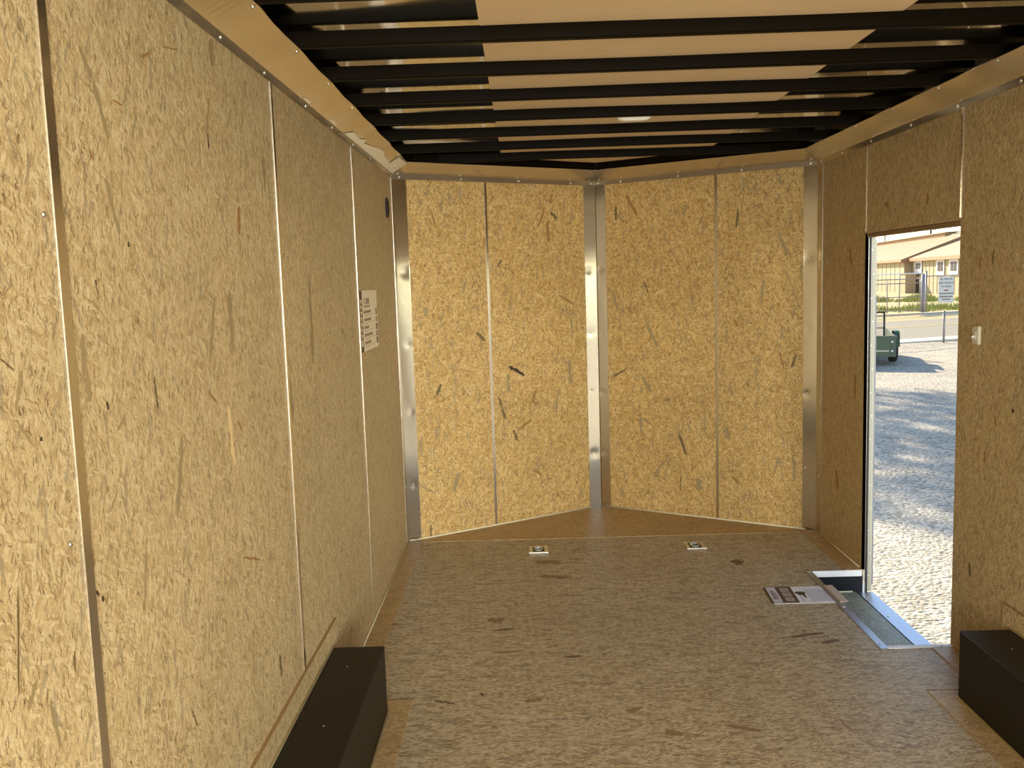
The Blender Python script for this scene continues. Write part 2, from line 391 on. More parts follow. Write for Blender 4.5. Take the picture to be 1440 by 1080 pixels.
def add_flakes(mb, flakes, slots, n_off=0.0005, floor=False):
    """strands with a shape of their own, pressed flush into the face of the board"""
    rr = random.Random(len(flakes))
    for (a0, b0, a1, b1, w, k) in flakes:
        p, q = Vector((a0, b0)), Vector((a1, b1)); e = (q - p); ln = e.length
        if ln < 1e-4: continue
        e /= ln; s = Vector((-e.y, e.x)); h = max(w, .003) / 2
        n = 7; top = []; bot = []
        for i in range(n + 1):
            t = i / n; prof = (0.45 if i in (0, n) else 1.0) * rr.uniform(.4, 1.25)
            top.append(p + e * (ln * t + rr.uniform(-.1, .1) * ln / n) + s * h * prof)
            bot.append(p + e * (ln * t + rr.uniform(-.1, .1) * ln / n) - s * h * rr.uniform(.4, 1.25) * (0.35 if i in (0, n) else 1))
        for i in range(n):
            quad = [top[i], top[i + 1], bot[i + 1], bot[i]]
            pts = [(v.x, v.y, n_off) if floor else (v.x, n_off, v.y) for v in quad]
            mb.face(pts, slots[k])
SLOT = {'g': 2, 'd': 3, 'k': 4, 'b': 5, 'l': 6}
FLAKE_MATS = ['flake_g', 'flake_d', 'flake_k', 'flake_b', 'flake_l']
FLAKES_LEFT = [(1.465,1.837,1.505,1.793,0.012,'g'),(1.505,1.793,1.545,1.705,0.0187,'g'),(1.522,1.638,1.559,1.547,0.016,'g'),(2.121,1.447,2.117,1.302,0.0311,'g'),(2.02,1.437,1.958,1.291,0.0172,'g'),(1.772,1.162,1.721,1.016,0.0255,'g'),(1.164,1.062,1.142,0.919,0.0051,'d'),(1.4,1.385,1.395,1.319,0.0205,'g'),(1.4,1.318,1.407,1.278,0.0225,'g'),(1.221,1.347,1.197,1.292,0.01,'g'),(1.196,1.282,1.234,1.236,0.0054,'g'),(1.173,1.366,1.203,1.347,0.0034,'d'),(2.117,2.014,2.1,1.952,0.0356,'g'),(2.071,1.876,2.035,1.788,0.0163,'g'),(2.479,1.802,2.472,1.707,0.0274,'g'),(2.926,1.492,2.916,1.205,0.0393,'g'),(2.615,1.19,2.626,1.062,0.0315,'g'),(1.656,1.291,1.664,1.23,0.0095,'d'),(1.526,1.24,1.492,1.218,0.0099,'g'),(2.056,1.183,2.078,1.037,0.0291,'l'),(1.707,1.877,1.749,1.894,0.0063,'b'),(2.238,1.65,2.223,1.58,0.0218,'b'),(1.462,1.271,1.465,1.257,0.0073,'k'),(1.255,1.248,1.254,1.242,0.0075,'k'),(1.457,1.47,1.458,1.46,0.0049,'k'),(2.045,1.793,2.043,1.758,0.0093,'k'),(2.287,1.584,2.303,1.574,0.0115,'b'),(1.591,1.536,1.592,1.527,0.0087,'k'),(2.12,1.137,2.147,1.11,0.0103,'b'),(1.937,1.231,1.986,1.198,0.0075,'b'),(1.449,1.677,1.444,1.69,0.0048,'b'),(1.472,1.677,1.482,1.662,0.0072,'b'),(1.573,1.774,1.611,1.772,0.0043,'b'),(1.621,1.778,1.636,1.814,0.0076,'g'),(1.602,0.793,1.615,0.756,0.0077,'g'),(1.474,1.119,1.443,1.091,0.0068,'g'),(1.566,0.994,1.539,0.885,0.0121,'g'),(2.342,0.463,2.35,0.399,0.0188,'d'),(1.292,0.917,1.29,0.885,0.0062,'d'),(1.161,0.887,1.184,0.917,0.0112,'g'),(1.215,0.876,1.231,0.798,0.0098,'g'),(1.718,0.61,1.742,0.568,0.0073,'d'),(1.373,0.98,1.381,0.97,0.0061,'k'),(1.39,0.965,1.396,0.957,0.008,'k'),(2.1,0.808,2.227,0.763,0.0069,'b'),(3.403,1.29,3.487,1.242,0.02,'g'),(3.642,0.921,3.611,0.867,0.0289,'g'),(1.815,1.922,1.898,1.936,0.0042,'b'),(1.175,0.839,1.178,0.796,0.0065,'g')]
FLAKES_NOSE_LEFT = [(0.698,0.947,0.8,0.884,0.0218,'k'),(0.691,0.905,0.687,0.791,0.0246,'g'),(0.618,0.771,0.662,0.635,0.0189,'d'),(0.883,0.79,0.849,0.711,0.0255,'b'),(1.133,0.95,1.134,0.804,0.032,'g'),(0.713,0.56,0.741,0.492,0.019,'d'),(0.997,1.805,0.999,1.678,0.0306,'b'),(1.02,1.856,1.064,1.814,0.0238,'d'),(0.974,1.876,0.93,1.763,0.0196,'b'),(1.038,1.966,1.016,1.902,0.0198,'b'),(0.485,1.158,0.539,1.109,0.0217,'d'),(0.427,1.459,0.406,1.391,0.0182,'g'),(0.165,1.319,0.171,1.267,0.0351,'g'),(0.279,1.291,0.254,1.235,0.0133,'g'),(0.243,0.88,0.213,0.817,0.0225,'d'),(0.209,0.637,0.197,0.572,0.0182,'g'),(0.334,0.351,0.297,0.251,0.0332,'g'),(0.083,0.316,0.178,0.252,0.0121,'g'),(0.143,0.074,0.14,-0.001,0.0136,'d'),(0.104,0.587,0.092,0.507,0.0223,'g'),(0.5,1.314,0.49,1.29,0.0185,'g'),(1.043,0.781,1.018,0.637,0.0212,'g'),(0.846,0.611,0.743,0.557,0.0188,'b'),(0.668,1.577,0.642,1.536,0.0138,'d'),(1.138,1.288,1.159,1.112,0.0158,'g'),(1.066,1.356,1.17,1.296,0.0182,'b'),(0.299,1.937,0.285,1.839,0.0132,'g'),(0.232,1.838,0.246,1.76,0.0133,'b'),(0.846,0.303,0.906,0.26,0.0176,'b')]
FLAKES_NOSE_RIGHT = [(1.234,1.375,1.207,1.256,0.0193,'g'),(1.009,1.168,0.941,1.025,0.0231,'g'),(1.245,0.834,1.141,0.895,0.0134,'d'),(1.047,0.84,0.982,0.745,0.0236,'g'),(1.065,0.596,1.057,0.485,0.024,'g'),(1.056,0.583,0.995,0.555,0.0185,'g'),(0.782,0.555,0.82,0.465,0.0132,'g'),(0.914,0.317,0.976,0.232,0.0176,'g'),(0.81,0.501,0.766,0.373,0.0185,'d'),(1.136,1.952,1.064,1.82,0.0224,'b'),(1.204,1.884,1.206,1.799,0.0192,'d'),(0.441,1.819,0.454,1.712,0.0166,'d'),(0.204,1.647,0.161,1.548,0.0231,'g'),(0.747,1.861,0.774,1.805,0.0222,'g'),(0.295,1.418,0.303,1.319,0.0202,'g'),(0.513,0.562,0.505,0.486,0.0346,'g'),(0.121,0.402,0.121,0.271,0.0159,'g'),(0.695,0.239,0.682,0.162,0.0409,'g'),(0.112,0.995,0.139,0.919,0.0157,'d'),(0.473,1.199,0.443,1.146,0.0125,'b'),(0.207,1.006,0.179,0.906,0.012,'b'),(0.209,0.395,0.23,0.331,0.0159,'g'),(0.446,0.228,0.48,0.267,0.0179,'b'),(1.028,1.426,0.997,1.353,0.0137,'d'),(1.149,1.277,1.102,1.233,0.0137,'b'),(0.799,0.239,0.809,0.149,0.0091,'d')]
FLAKES_RIGHT = [(4.405,0.943,4.41,0.819,0.0282,'b'),(4.491,1.554,4.479,1.478,0.0285,'b'),(4.07,1.741,4.03,1.716,0.022,'b'),(3.132,1.506,3.139,1.453,0.0141,'d'),(3.222,1.484,3.225,1.435,0.0149,'b'),(3.246,0.37,3.237,0.314,0.0163,'d'),(2.985,0.975,2.98,0.962,0.0173,'k'),(3.096,0.935,3.084,0.899,0.0141,'b'),(3.156,0.799,3.154,0.761,0.0148,'b'),(3.648,1.741,3.653,1.697,0.0191,'b'),(4.662,0.418,4.638,0.31,0.0328,'b')]
FLAKES_FLOOR = [(0.545,3.639,0.607,3.65,0.0232,'d'),(0.529,3.4,0.66,3.419,0.0205,'b'),(0.653,2.983,0.713,3.001,0.031,'b'),(0.496,3.754,0.564,3.741,0.0563,'b'),(1.707,4.476,1.755,4.436,0.0753,'d'),(0.72,4.55,0.848,4.527,0.0588,'b'),(0.805,3.349,0.874,3.351,0.0199,'d'),(1.872,2.784,1.898,2.764,0.02,'b'),(1.713,3.486,1.865,3.52,0.0263,'d'),(1.817,3.415,1.896,3.445,0.0288,'d'),(1.1,2.748,1.154,2.731,0.0366,'b'),(0.734,4.321,0.873,4.288,0.0422,'b'),(0.052,3.719,0.111,3.74,0.0328,'b'),(1.677,2.813,1.689,2.719,0.0093,'b'),(0.495,3.057,0.508,3.039,0.0112,'k'),(0.993,2.898,1.055,2.92,0.0233,'b'),(1.301,2.784,1.405,2.742,0.0236,'b'),(0.335,3.011,0.412,2.98,0.0146,'d')]

# ================================================================== THE TRAILER SHELL
DY0, DY1, DT, DS = 3.374, 4.286, 1.618, -0.107      # side door: near jamb, far jamb, head, sill
T3 = 3.784; T2 = 2.592; T1 = 1.355

# --- floor: central sheets, margin boards a little proud of them, opening for the step well
mb = MB()
mb.box((0.26, REAR, -0.02), (2.04, 3.0, 0))
mb.box((0.085, 3.0, -0.02), (2.045, 3.745, 0)); mb.box((0.085, 3.745, -0.02), (2.045, 4.965, -0.0012))
mb.box((2.045, 3.0, -0.02), (2.215, 3.352, 0)); mb.box((2.045, 4.280, -0.02), (2.215, 4.965, 0))
m1 = 0.004
mb.box((0, REAR, -0.02), (0.26, 3.012, m1), 1); mb.box((0, 3.012, -0.02), (0.085, L, m1), 1)
mb.box((2.04, REAR, -0.02), (W, 2.985, m1), 1); mb.box((2.215, 2.985, -0.02), (W, 3.345, m1), 1)
mb.box((2.215, 4.280, -0.02), (W, L, m1), 1)
mb.prism([(0.0, 4.966), (W, 4.966), (W, L), (W / 2, L + D), (0, L)], -0.02, 0.0006, 1)
mb.box((-0.05, REAR, -0.06), (2.045, L, -0.021), 7)
mb.box((2.045, REAR, -0.06), (W, 3.352, -0.021), 7); mb.box((2.045, 4.281, -0.06), (W, L, -0.021), 7)
mb.prism([(0, L), (W, L), (W / 2, L + D)], -0.06, -0.021, 7)
add_flakes(mb, FLAKES_FLOOR, SLOT, 0.0006, floor=True)
floor = struct(mb.obj('floor', ['osb_floor', 'osb_amber', 'flake_g', 'flake_fd', 'flake_k', 'flake_fb', 'flake_l', 'black']), 'strand board floor with amber margin boards')

# --- side walls (board inside, painted skin outside)
ZT = 2.10
mb = MB(F_LEFT)
mb.box((REAR, -0.012, 0), (L + .01, 0, ZT)); mb.box((REAR, -0.055, -0.10), (L + .02, -0.042, 2.20), 1)
mb.box((REAR, -0.055, -0.10), (REAR + .02, 0, 2.20), 1)
add_flakes(mb, FLAKES_LEFT, SLOT)
wall_left = struct(mb.obj('wall_left', ['osb_wall', 'skin'] + FLAKE_MATS), 'left strand board wall')
mb = MB(F_RIGHT)
for (a, b) in (((REAR, -0.012, 0), (DY0, 0, ZT)), ((DY1, -0.012, 0), (L + .01, 0, ZT)), ((DY0, -0.012, DT), (DY1, 0, ZT))): mb.box(a, b)
for (a, b) in (((REAR, -0.044, -0.10), (DY0, -0.036, 2.20)), ((DY1, -0.044, -0.10), (L + .02, -0.036, 2.20)), ((DY0, -0.044, DT), (DY1, -0.036, 2.20)), ((DY0, -0.044, -0.25), (DY1, -0.036, DS - .012))): mb.box(a, b, 1)
mb.box((REAR, -0.055, -0.10), (REAR + .02, 0, 2.20), 1)
add_flakes(mb, FLAKES_RIGHT, SLOT)
wall_right = struct(mb.obj('wall_right', ['osb_wall', 'skin'] + FLAKE_MATS), 'right strand board wall with the side doorway')
mb = MB(F_NL)
mb.box((0, -0.012, 0), (NL, 0, ZT)); mb.box((-.03, -0.055, -0.10), (NL + .03, -0.042, 2.20), 1)
add_flakes(mb, FLAKES_NOSE_LEFT, SLOT)
struct(mb.obj('wall_front_left', ['osb_nose', 'skin'] + FLAKE_MATS), 'left half of the V nose')
mb = MB(F_NR)
mb.box((0, -0.012, 0), (NL, 0, ZT)); mb.box((-.03, -0.055, -0.10), (NL + .03, -0.042, 2.20), 1)
add_flakes(mb, FLAKES_NOSE_RIGHT, SLOT)
struct(mb.obj('wall_front_right', ['osb_nose', 'skin'] + FLAKE_MATS), 'right half of the V nose')

# --- roof: one wavy sheet sagging between the beams, matt tan lining glued along its middle
BY = [2.58 + .408 * k for k in range(-9, 7)]
def roof_z(x, y):
    ph = (y - 2.58) / .408; f = ph - math.floor(ph)
    s = math.sin(math.pi * f)
    w = math.sin(x * 4.4 + math.floor(ph) * 1.9 + 0.6) * .65 + math.sin(x * 8.3 + math.floor(ph) * 3.1) * .35
    return 2.1535 + s * (0.0085 * w)
mb = MB(); rows = []; nx, ny = 56, 0
ys = []
y = REAR
while y < L + D + .04: ys.append(y); y += .034
for y in ys:
    rows.append([(-.05 + (W + .1) * i / nx, y, roof_z(-.05 + (W + .1) * i / nx, y)) for i in range(nx + 1)])
mb.loft(rows, 0, closed=False, smooth=True)
mb.box((-.06, REAR, 2.175), (W + .06, L + D + .08, 2.20), 1)
ceiling = struct(mb.obj('ceiling', ['roof', 'skin'], fix=False), 'shiny aluminium roof sheet')
mb = MB(); rows = []
for y in ys:
    if y > L + D - .05: break
    rows.append([(.592 + 1.148 * i / 20, y, HR - .0005 + .0012 * math.sin(y * 5 + i * .3))  for i in range(21)])
mb.loft(rows, 0, closed=False, smooth=True)
lin_o = mb.obj('roof_lining', 'tan', ceiling, fix=False); lin_o['label'] = 'matt tan lining down the middle of the roof'

# --- roof beams
ordn = ['first', 'second', 'third', 'fourth', 'fifth', 'sixth', 'seventh', 'eighth']
for k, y in enumerate(BY):
    kk = k - 9
    x0, x1 = -.035, W + .035
    if y > L: 
        c = (y - L) / D * W / 2; x0, x1 = c - .02, W - c + .02
    mb = MB()
    # tube with rolled lower edges and small end flanges
    prof = [(-.025, HB + .004), (-.021, HB), (-.004, HB), (0, HB + .004), (0, HR + .001), (-.025, HR + .001)]
    mb.loft([[(x0, y + p, z) for p, z in prof], [(x1, y + p, z) for p, z in prof]])
    if kk >= 0:
        lab = 'black steel roof beam, %s row down from the top edge of the photo' % ordn[kk]
        if kk == 7: lab = 'short black steel roof beam hidden deepest in the nose'
    else:
        lab = 'black steel roof beam over the rear half, number %d behind the topmost one seen' % (-kk)
        if kk == -1: lab = 'black steel roof beam just grazing the top edge of the photo'
    bo = mb.obj('roof_beam', 'beam')
    tag(bo, lab, 'beam', 'black roof beams')

# --- black bars added to darken the roof edge along the two nose walls
for fr, lab in ((F_NL, 'added black bar darkening the roof edge along the left half of the nose'), (F_NR, 'added black bar darkening the roof edge along the right half of the nose')):
    mb = MB(fr); mb.loft([[(.02, .012, HB + .009), (.08, .118, HB + .009), (.08, .118, HR - .001), (.02, .012, HR - .001)], [(NL - .02, .012, HB + .009), (NL - .075, .118, HB + .009), (NL - .075, .118, HR - .001), (NL - .02, .012, HR - .001)]])
    tag(mb.obj('dark_edge_beam', 'beam'), lab, 'beam', 'added dark nose bars')

# --- screws: one shared mesh, each its own part
_m = local(); _m.cyl((0, 0, 0), (0, 0, .0012), .0062, 12); _m.sphere((0, 0, .001), .0048, sz=.6, top=True)
screw0 = _m.obj('screw', 'rivet'); screw_mesh = screw0.data
bpy.data.objects.remove(screw0)
def screw(parent, p, n, name='screw', s=1.0):
    o = bpy.data.objects.new(name, screw_mesh); COL.objects.link(o); o.parent = parent
    mw = Matrix.Translation(p) @ Vector(n).to_track_quat('Z', 'Y').to_matrix().to_4x4() @ Matrix.Scale(s, 4)
    o.matrix_basis = parent_world(parent).inverted() @ mw
    return o

# --- coves where the walls meet the roof
def cove(name, fr, s0, s1, mitre0, mitre1, mat, label, scal=(), dips=()):
    mb = MB(fr); n = max(8, int((s1 - s0) / .03)); rows = []
    for i in range(n + 1):
        t = i / n; s = s0 + (s1 - s0) * t
        drop = 0.0
        if scal:
            near = min(abs(s - q) for q in scal); f = min(1, near / .2)
            drop = .007 * math.sin(f * math.pi / 2) ** 2
        pr_ = [(0.0, .0015, HF), (0.0, .0035, HF), (0.0, .0035, HC), (1.0, .095 - drop, HB - .001 + drop * .35), (1.0, .095 - drop, HB + .0015 + drop * .35), (0.0, .0015, HC + .002)]
        row = []
        for (k_, nn, z) in pr_:
            ss = s
            if i == 0: ss = s0 + mitre0 * nn
            if i == n: ss = s1 - mitre1 * nn
            row.append((ss, nn, z))
        # keep the mitre monotone
        row = [(min(max(r[0], s0 + mitre0 * r[1]), s1 - mitre1 * r[1]), r[1], r[2]) for r in row]
        rows.append(row)
    mb.loft(rows)
    return struct(mb.obj(name, mat), label)
half = math.atan2(D, W / 2)                    # nose wall angle off the x axis
mit_corner = math.tan((math.pi / 2 - half) / 2) if False else math.tan(math.radians(90) - (math.pi / 2 + half) / 2)
mit_apex = math.tan(math.pi / 2 - (math.pi - 2 * half) / 2)
cl = cove('trim_1', F_LEFT, REAR, L, 0, mit_corner, 'cove', 'bent metal cove above the left wall', scal=BY)
cr_ = cove('trim_2', F_RIGHT, REAR, L, 0, mit_corner, 'cove', 'bent metal cove above the right wall', scal=BY)
c3 = cove('trim_3', F_NL, 0, NL, mit_corner, mit_apex, 'cove', 'bent metal cove above the left half of the nose')
c4 = cove('trim_4', F_NR, 0, NL, mit_corner, mit_apex, 'cove', 'bent metal cove above the right half of the nose')
for fr, c, par in ((F_LEFT, -1, cl), (F_RIGHT, 1, cr_)):
    nrm = fr.to_3x3() @ Vector((0, 1, 0))
    for y in BY:
        if 1.6 < y < L: screw(par, fr @ Vector((y - .012, .086, HB - .0065)), (nrm * .5 + Vector((0, 0, -.86))))
for y in (1.75, 2.17, 2.53, 3.0, 3.41, 3.83, 4.25, 4.66, 4.93): screw(cl, F_LEFT @ Vector((y, .0035, HF + .013)), (1, 0, 0))
for y in (2.58, 2.99, 3.41, 3.81, 4.235, 4.61, 4.93): screw(cr_, F_RIGHT @ Vector((y, .0035, HF + .013)), (-1, 0, 0))
for fr, par in ((F_NL, c3), (F_NR, c4)):
    for s in (.04, .42, .80, 1.17, 1.32): screw(par, fr @ Vector((s, .0035, HF + .012)), fr.to_3x3() @ Vector((0, 1, 0)))
# torn protective film: bare metal, its reflection painted pale, near the left front corner, and the folded pale tab at the mitre
sl = Vector((.0915, 0, HB - .001 - HC)).normalized()
def on_cove(y, t, off=.0012):            # t = 0 at the crease, 1 at the roof edge
    return (.0035 + .0915 * t + off * .5, y, HC + (HB - .001 - HC) * t - off)
up_edge = [(3.30, .12), (3.38, .30), (3.47, .26), (3.53, .14), (3.62, .40), (3.66, .22), (3.80, .30), (3.95, .44), (4.05, .66), (4.16, .72), (4.27, .62), (4.38, .40), (4.55, .38), (4.72, .36), (4.80, .34)]
up_edge = [(3.62, .0), (3.70, .30), (3.86, .26), (3.93, .42), (3.97, .24), (4.08, .34), (4.22, .52), (4.34, .56), (4.42, .44), (4.6, .34), (4.8, .33), (4.93, .30)]
mb = MB()
for (a, b) in zip(up_edge[:-1], up_edge[1:]):
    mb.face([on_cove(a[0], .02), on_cove(b[0], .02), on_cove(b[0], b[1]), on_cove(a[0], a[1])])
mb.face([on_cove(2.94, .05), on_cove(3.04, .05), on_cove(3.03, .12), on_cove(2.96, .10)])
mb.face([on_cove(3.33, .07), on_cove(3.45, .06), on_cove(3.44, .13), on_cove(3.36, .12)])
o = mb.obj('bare_patch', 'peeled', cl); o['label'] = 'patch where the film has torn away, its bright reflection painted pale'
mb = MB()
tab = [(4.66, .02), (4.93, .02), (4.945, .5), (4.93, .93), (4.66, .86)]
mb.poly([(0, 1, 2, 3, 4)], [on_cove(y, t, .0025) for y, t in tab])
mb.poly([(0, 1, 2, 3, 4)], [on_cove(y, t, .0015) for y, t in tab])
o = mb.obj('corner_tab', 'peeled', cl); o['label'] = 'folded pale tab at the mitre'
screw(cl, on_cove(4.80, .45, .003), (.5, 0, -.86))

# --- vertical seam strips between the boards
def seam(name, fr, s, label, z1=HF + .002, w=.017, z0=0.0):
    mb = MB(fr)
    prof = [(-w / 2, .0002), (w / 2, .0002), (w / 2, .0024), (w * .46, .0030), (-w * .46, .0030), (-w / 2, .0024)]
    mb.loft([[(s + a, b, z0) for a, b in prof], [(s + a, b, z1) for a, b in prof]])
    return struct(mb.obj(name, 'alu_strip'), label)
s5 = seam('trim_5', F_LEFT, T1, 'seam strip nearest the camera on the left wall', w=.026)
seam('trim_6', F_LEFT, T2, 'second seam strip on the left wall')
seam('trim_7', F_LEFT, T3, 'third seam strip on the left wall, beside the printed sheet', w=.012)
seam('trim_8', F_NL, .574, 'seam strip in the left half of the nose')
seam('trim_9', F_NR, .571, 'seam strip in the right half of the nose')
seam('trim_10', F_RIGHT, DY1 + .004, 'seam strip above the far side of the doorway', z0=DT + .01, w=.010)
seam('trim_11', F_RIGHT, DY0 - .002, 'seam strip above the near side of the doorway', z0=DT + .01, w=.012)
for (p) in ((.0, 1.309, 1.076), (.0, 1.316, 1.563)): screw(wall_left, p, (1, 0, 0), s=.8)
for (s, z) in ((.60, 1.31), (.60, 1.76), (.595, 1.58), (.60, 1.05), (1.2, .72)): screw(s5, F_NL @ Vector((s, .001, z)), F_NL.to_3x3() @ Vector((0, 1, 0)), s=.45) if False else None

# --- corner posts: bent sheet faces dimpled round every rivet
def post_face(mb, fr, s0, s1, z1, dents, lift=0.0, tall_end=True):
    nz, ns = 170, 8; rows = []
    for j in range(nz + 1):
        z = z1 * j / nz; row = []
        for i in range(ns + 1):
            s = s0 + (s1 - s0) * i / ns
            n = .0028 + lift * (i / ns if tall_end else 1 - i / ns)
            for (ds, dz, amp, rad) in dents:
                r2 = ((s - ds) ** 2 + (z - dz) ** 2) / rad ** 2
                if r2 < 8: n -= amp * math.exp(-r2)
            n += .0004 * math.sin(z * 6 + s * 30)
            row.append((s, max(n, .0004), z))
        rows.append(row)
    mb.loft(rows, 0, closed=False, smooth=True)
def post(name, fa, sa, fb, sb, label, rv_a, rv_b, lift=0.0, lift_b=0.0):
    mb = MB(fa); post_face(mb, fa, sa[0], sa[1], HF + .001, [(r[0], r[1], r[2], r[3]) for r in rv_a], lift)
    mb.fr = fb; post_face(mb, fb, sb[0], sb[1], HF + .001, [(r[0], r[1], r[2], r[3]) for r in rv_b], lift_b)
    # returned outer edges
    for fr, s in ((fa, sa[1]), (fa, sa[0]), (fb, sb[0]), (fb, sb[1])):
        mb.fr = fr; mb.box((s - .0004, 0.0002, 0), (s + .0004, .0026, HF + .001))
    o = struct(mb.obj(name, 'alu_post', fix=False), label)
    for fr, rv, s_, li in ((fa, rv_a, sa, lift), (fb, rv_b, sb, lift_b)):
        for r in rv: screw(o, fr @ Vector((r[0], .0030 - r[2] * .9 + li * (r[0] - s_[0]) / (s_[1] - s_[0]), r[1])), fr.to_3x3() @ Vector((0, 1, 0)), 'rivet', .9)
    return o
Z4 = (1.516, 1.120, .735, .325)
post('trim_12', F_NL, (.001, .078), F_LEFT, (4.915, L - .001), 'bare metal post in the left front corner', [(.052, Z4[0], .0022, .03), (.05, Z4[1], .0012, .02), (.05, Z4[2], .0008, .016), (.046, Z4[3], .002, .018)],
     [(4.94, 1.12, .001, .015), (4.94, .735, .001, .015), (4.94, .325, .001, .015)])
post('trim_13', F_NL, (NL - .085, NL - .0145), F_NR, (NL - .073, NL - .0145), 'bare metal post at the point of the V nose', [(NL - .062, 1.50, .0022, .02), (NL - .058, 1.115, .0018, .02), (NL - .06, .755, .0012, .015), (NL - .05, .352, .0024, .024)],
     [(NL - .03, 1.50, .0016, .018), (NL - .03, 1.115, .001, .014), (NL - .03, .735, .0016, .018), (NL - .03, .352, .001, .014)], lift=.021, lift_b=.010)
post('trim_14', F_NR, (.001, .074), F_RIGHT, (4.905, L - .001), 'bare metal post in the right front corner', [(.05, 1.525, .0022, .028), (.05, 1.135, .0010, .015), (.055, .775, .0015, .015), (.06, .355, .0006, .012)],
     [(4.93, 1.12, .001, .015), (4.93, .735, .001, .015), (4.93, .325, .001, .015)])

# --- caulk lines at the foot of the walls
def bead(name, pts, r, label):
    mb = MB()
    for a, b in zip(pts[:-1], pts[1:]): mb.cyl(a, b, r, 8)
    return struct(mb.obj(name, 'caulk'), label)
def nlp(fr, s, n=.004, z=.003): return tuple(fr @ Vector((s, n, z)))
bead('trim_15', [nlp(F_NL, .06), nlp(F_NL, NL)], .005, 'caulk line under the left half of the nose')
bead('trim_16', [nlp(F_NR, .06), nlp(F_NR, NL)], .005, 'caulk line under the right half of the nose')
bead('trim_17', [(.004, 2.95, .006), (.004, L, .006), nlp(F_NL, .06)], .004, 'caulk line at the foot of the left wall')
bead('trim_18', [(W - .004, L, .006), (W - .004, DY1 + .03, .006)], .003, 'caulk line at the foot of the right wall beyond the doorway')

# --- filler boards on the walls above the wheel boxes
for nm, fr, y1, lab in (('trim_19', F_LEFT, 3.015, 'thick filler board on the left wall above the wheel box'), ('trim_20', F_RIGHT, 2.99, 'thick filler board on the right wall above the wheel box')):
    mb = MB(fr); mb.box((REAR, 0, .222), (y1, .009, .306)); mb.box((REAR, .0001, .3061), (y1, .0095, .3085), 1)
    struct(mb.obj(nm, ['osb_wall', 'osb_edge']), lab)

# ================================================================== SIDE DOORWAY
# frame of the doorway (structure), with jambs, sill, gasket and the leaf swung back against the outside
X0 = W
mb = MB()
mb.box((X0, DY1 - .0, DS), (X0 + .014, DY1 + .012, DT)); mb.box((X0 + .0125, DY0 - .012, DS), (X0 + .044, DY0, DT))
door = struct(mb.obj('door_1', ['alu']), 'aluminium frame of the side doorway')
mb = MB(); mb.box((X0 + .003, DY0, DT - .018), (X0 + .044, DY1, DT - .002)); o = mb.obj('head_rail', 'rail_reflection', door); o['label'] = 'aluminium head rail with its tan reflection painted on'
mb = MB(); mb.box((X0 + .0145, DY1 - .004, DS - .02), (X0 + .0235, DY1 + .012, DT - .018)); o = mb.obj('gasket', 'black', door)
mb = MB()
mb.box((X0 + .024, DY1 - .002, DS), (X0 + .0435, DY1 + .012, DT - .018)); mb.box((X0 + .032, DY1 - .0035, DS), (X0 + .0440, DY1 - .0015, DT - .018))
o = mb.obj('hinge_jamb', 'cream_metal', door); o['label'] = 'cream painted jamb with hinge rivets'
for i in range(15):
    z = DS + .08 + i * .112
    screw(o, (X0 + .027 + .007 * (i % 2), DY1 - .0036, z), (0, -1, 0), 'rivet', .55)
mb = MB(); mb.box((X0 + .0442, DY1 + .002, DS + .03), (X0 + .053, DY1 + .008, DT - .30))
o = mb.obj('hinge_leaf', 'grey_metal', door)
mb = MB(); mb.box((X0 + .0442, DY1 + .002, DT - .299), (X0 + .051, DY1 + .008, DT - .03)); o = mb.obj('hinge_leaf', 'cream_metal', door); o['label'] = 'pale upper hinge leaf'
mb = MB(); mb.box((X0 + .062, DY0 - .93, DS + .03), (X0 + .096, DY0 - .02, DT - .03)); o = mb.obj('door_leaf', 'skin', door, bevel=.006); o['label'] = 'white door leaf folded back against the outside'
mb = MB()
mb.box((2.268, DY0, DS - .012), (2.310, DY1 - .004, DS)); mb.box((2.272, DY0, DS), (2.280, DY1 - .01, DS + .002)); mb.box((2.310, DY0, DS - .02), (2.352, DY1, DS - .006), 0)
o = mb.obj('door_sill', 'alu_bright', door); o['label'] = 'bright extruded sill'
for y in (3.95, 3.62, 4.20): screw(o, (2.293, y, DS), (0, 0, 1))

# step well let into the floor by the doorway
sw = thing('step_well', 'step well sunk in the floor at the side doorway with aluminium edging and black riser', 'step', (2.16, 3.82, DS))
mb = MB(); mb.box((2.03, DY0 - .03, DS - .012), (2.272, DY1 + .002, DS)); o = mb.obj('tread', 'osb_step', sw); o['label'] = 'greenish strand board tread'
mb = MB(); mb.box((2.048, DY1 - .008, DS), (W + .0, DY1 - .003, -.024)); o = mb.obj('riser', 'black_gloss', sw); o['label'] = 'black painted far riser'
mb = MB(); mb.box((2.040, DY0, DS), (2.046, DY1 - .01, -.006)); mb.box((2.046, DY0 - .01, DS), (W - .02, DY0 - .006, -.006)); mb.obj('riser', 'black_gloss', sw)
mb = MB(); mb.box((2.046, DY1 - .012, -.028), (2.294, DY1 - .004, .0022)); o = mb.obj('edging', 'white_metal', sw, bevel=.001); o['label'] = 'white top edging of the far riser'
mb = MB(); mb.box((2.022, DY0 - .026, .0003), (2.052, DY1 + .004, .0032)); mb.box((2.049, DY0, -.03), (2.052, DY1, .0003)); o = mb.obj('edging', 'alu_bright', sw); o['label'] = 'aluminium angle along the inner edge'
e_ = o
mb = MB(); mb.box((2.0521, DY0 - .026, .0003), (W + .02, DY0 - .002, .0034)); mb.box((2.0521, DY0 - .004, -.03), (W, DY0 - .001, .0003)); o = mb.obj('edging', 'white_metal', sw); o['label'] = 'near edging'
for (x, y) in ((2.037, 4.26), (2.037, 3.79), (2.037, 3.39), (2.08, 3.36), (2.26, 3.362)): screw(e_, (x, y, .0033), (0, 0, 1))
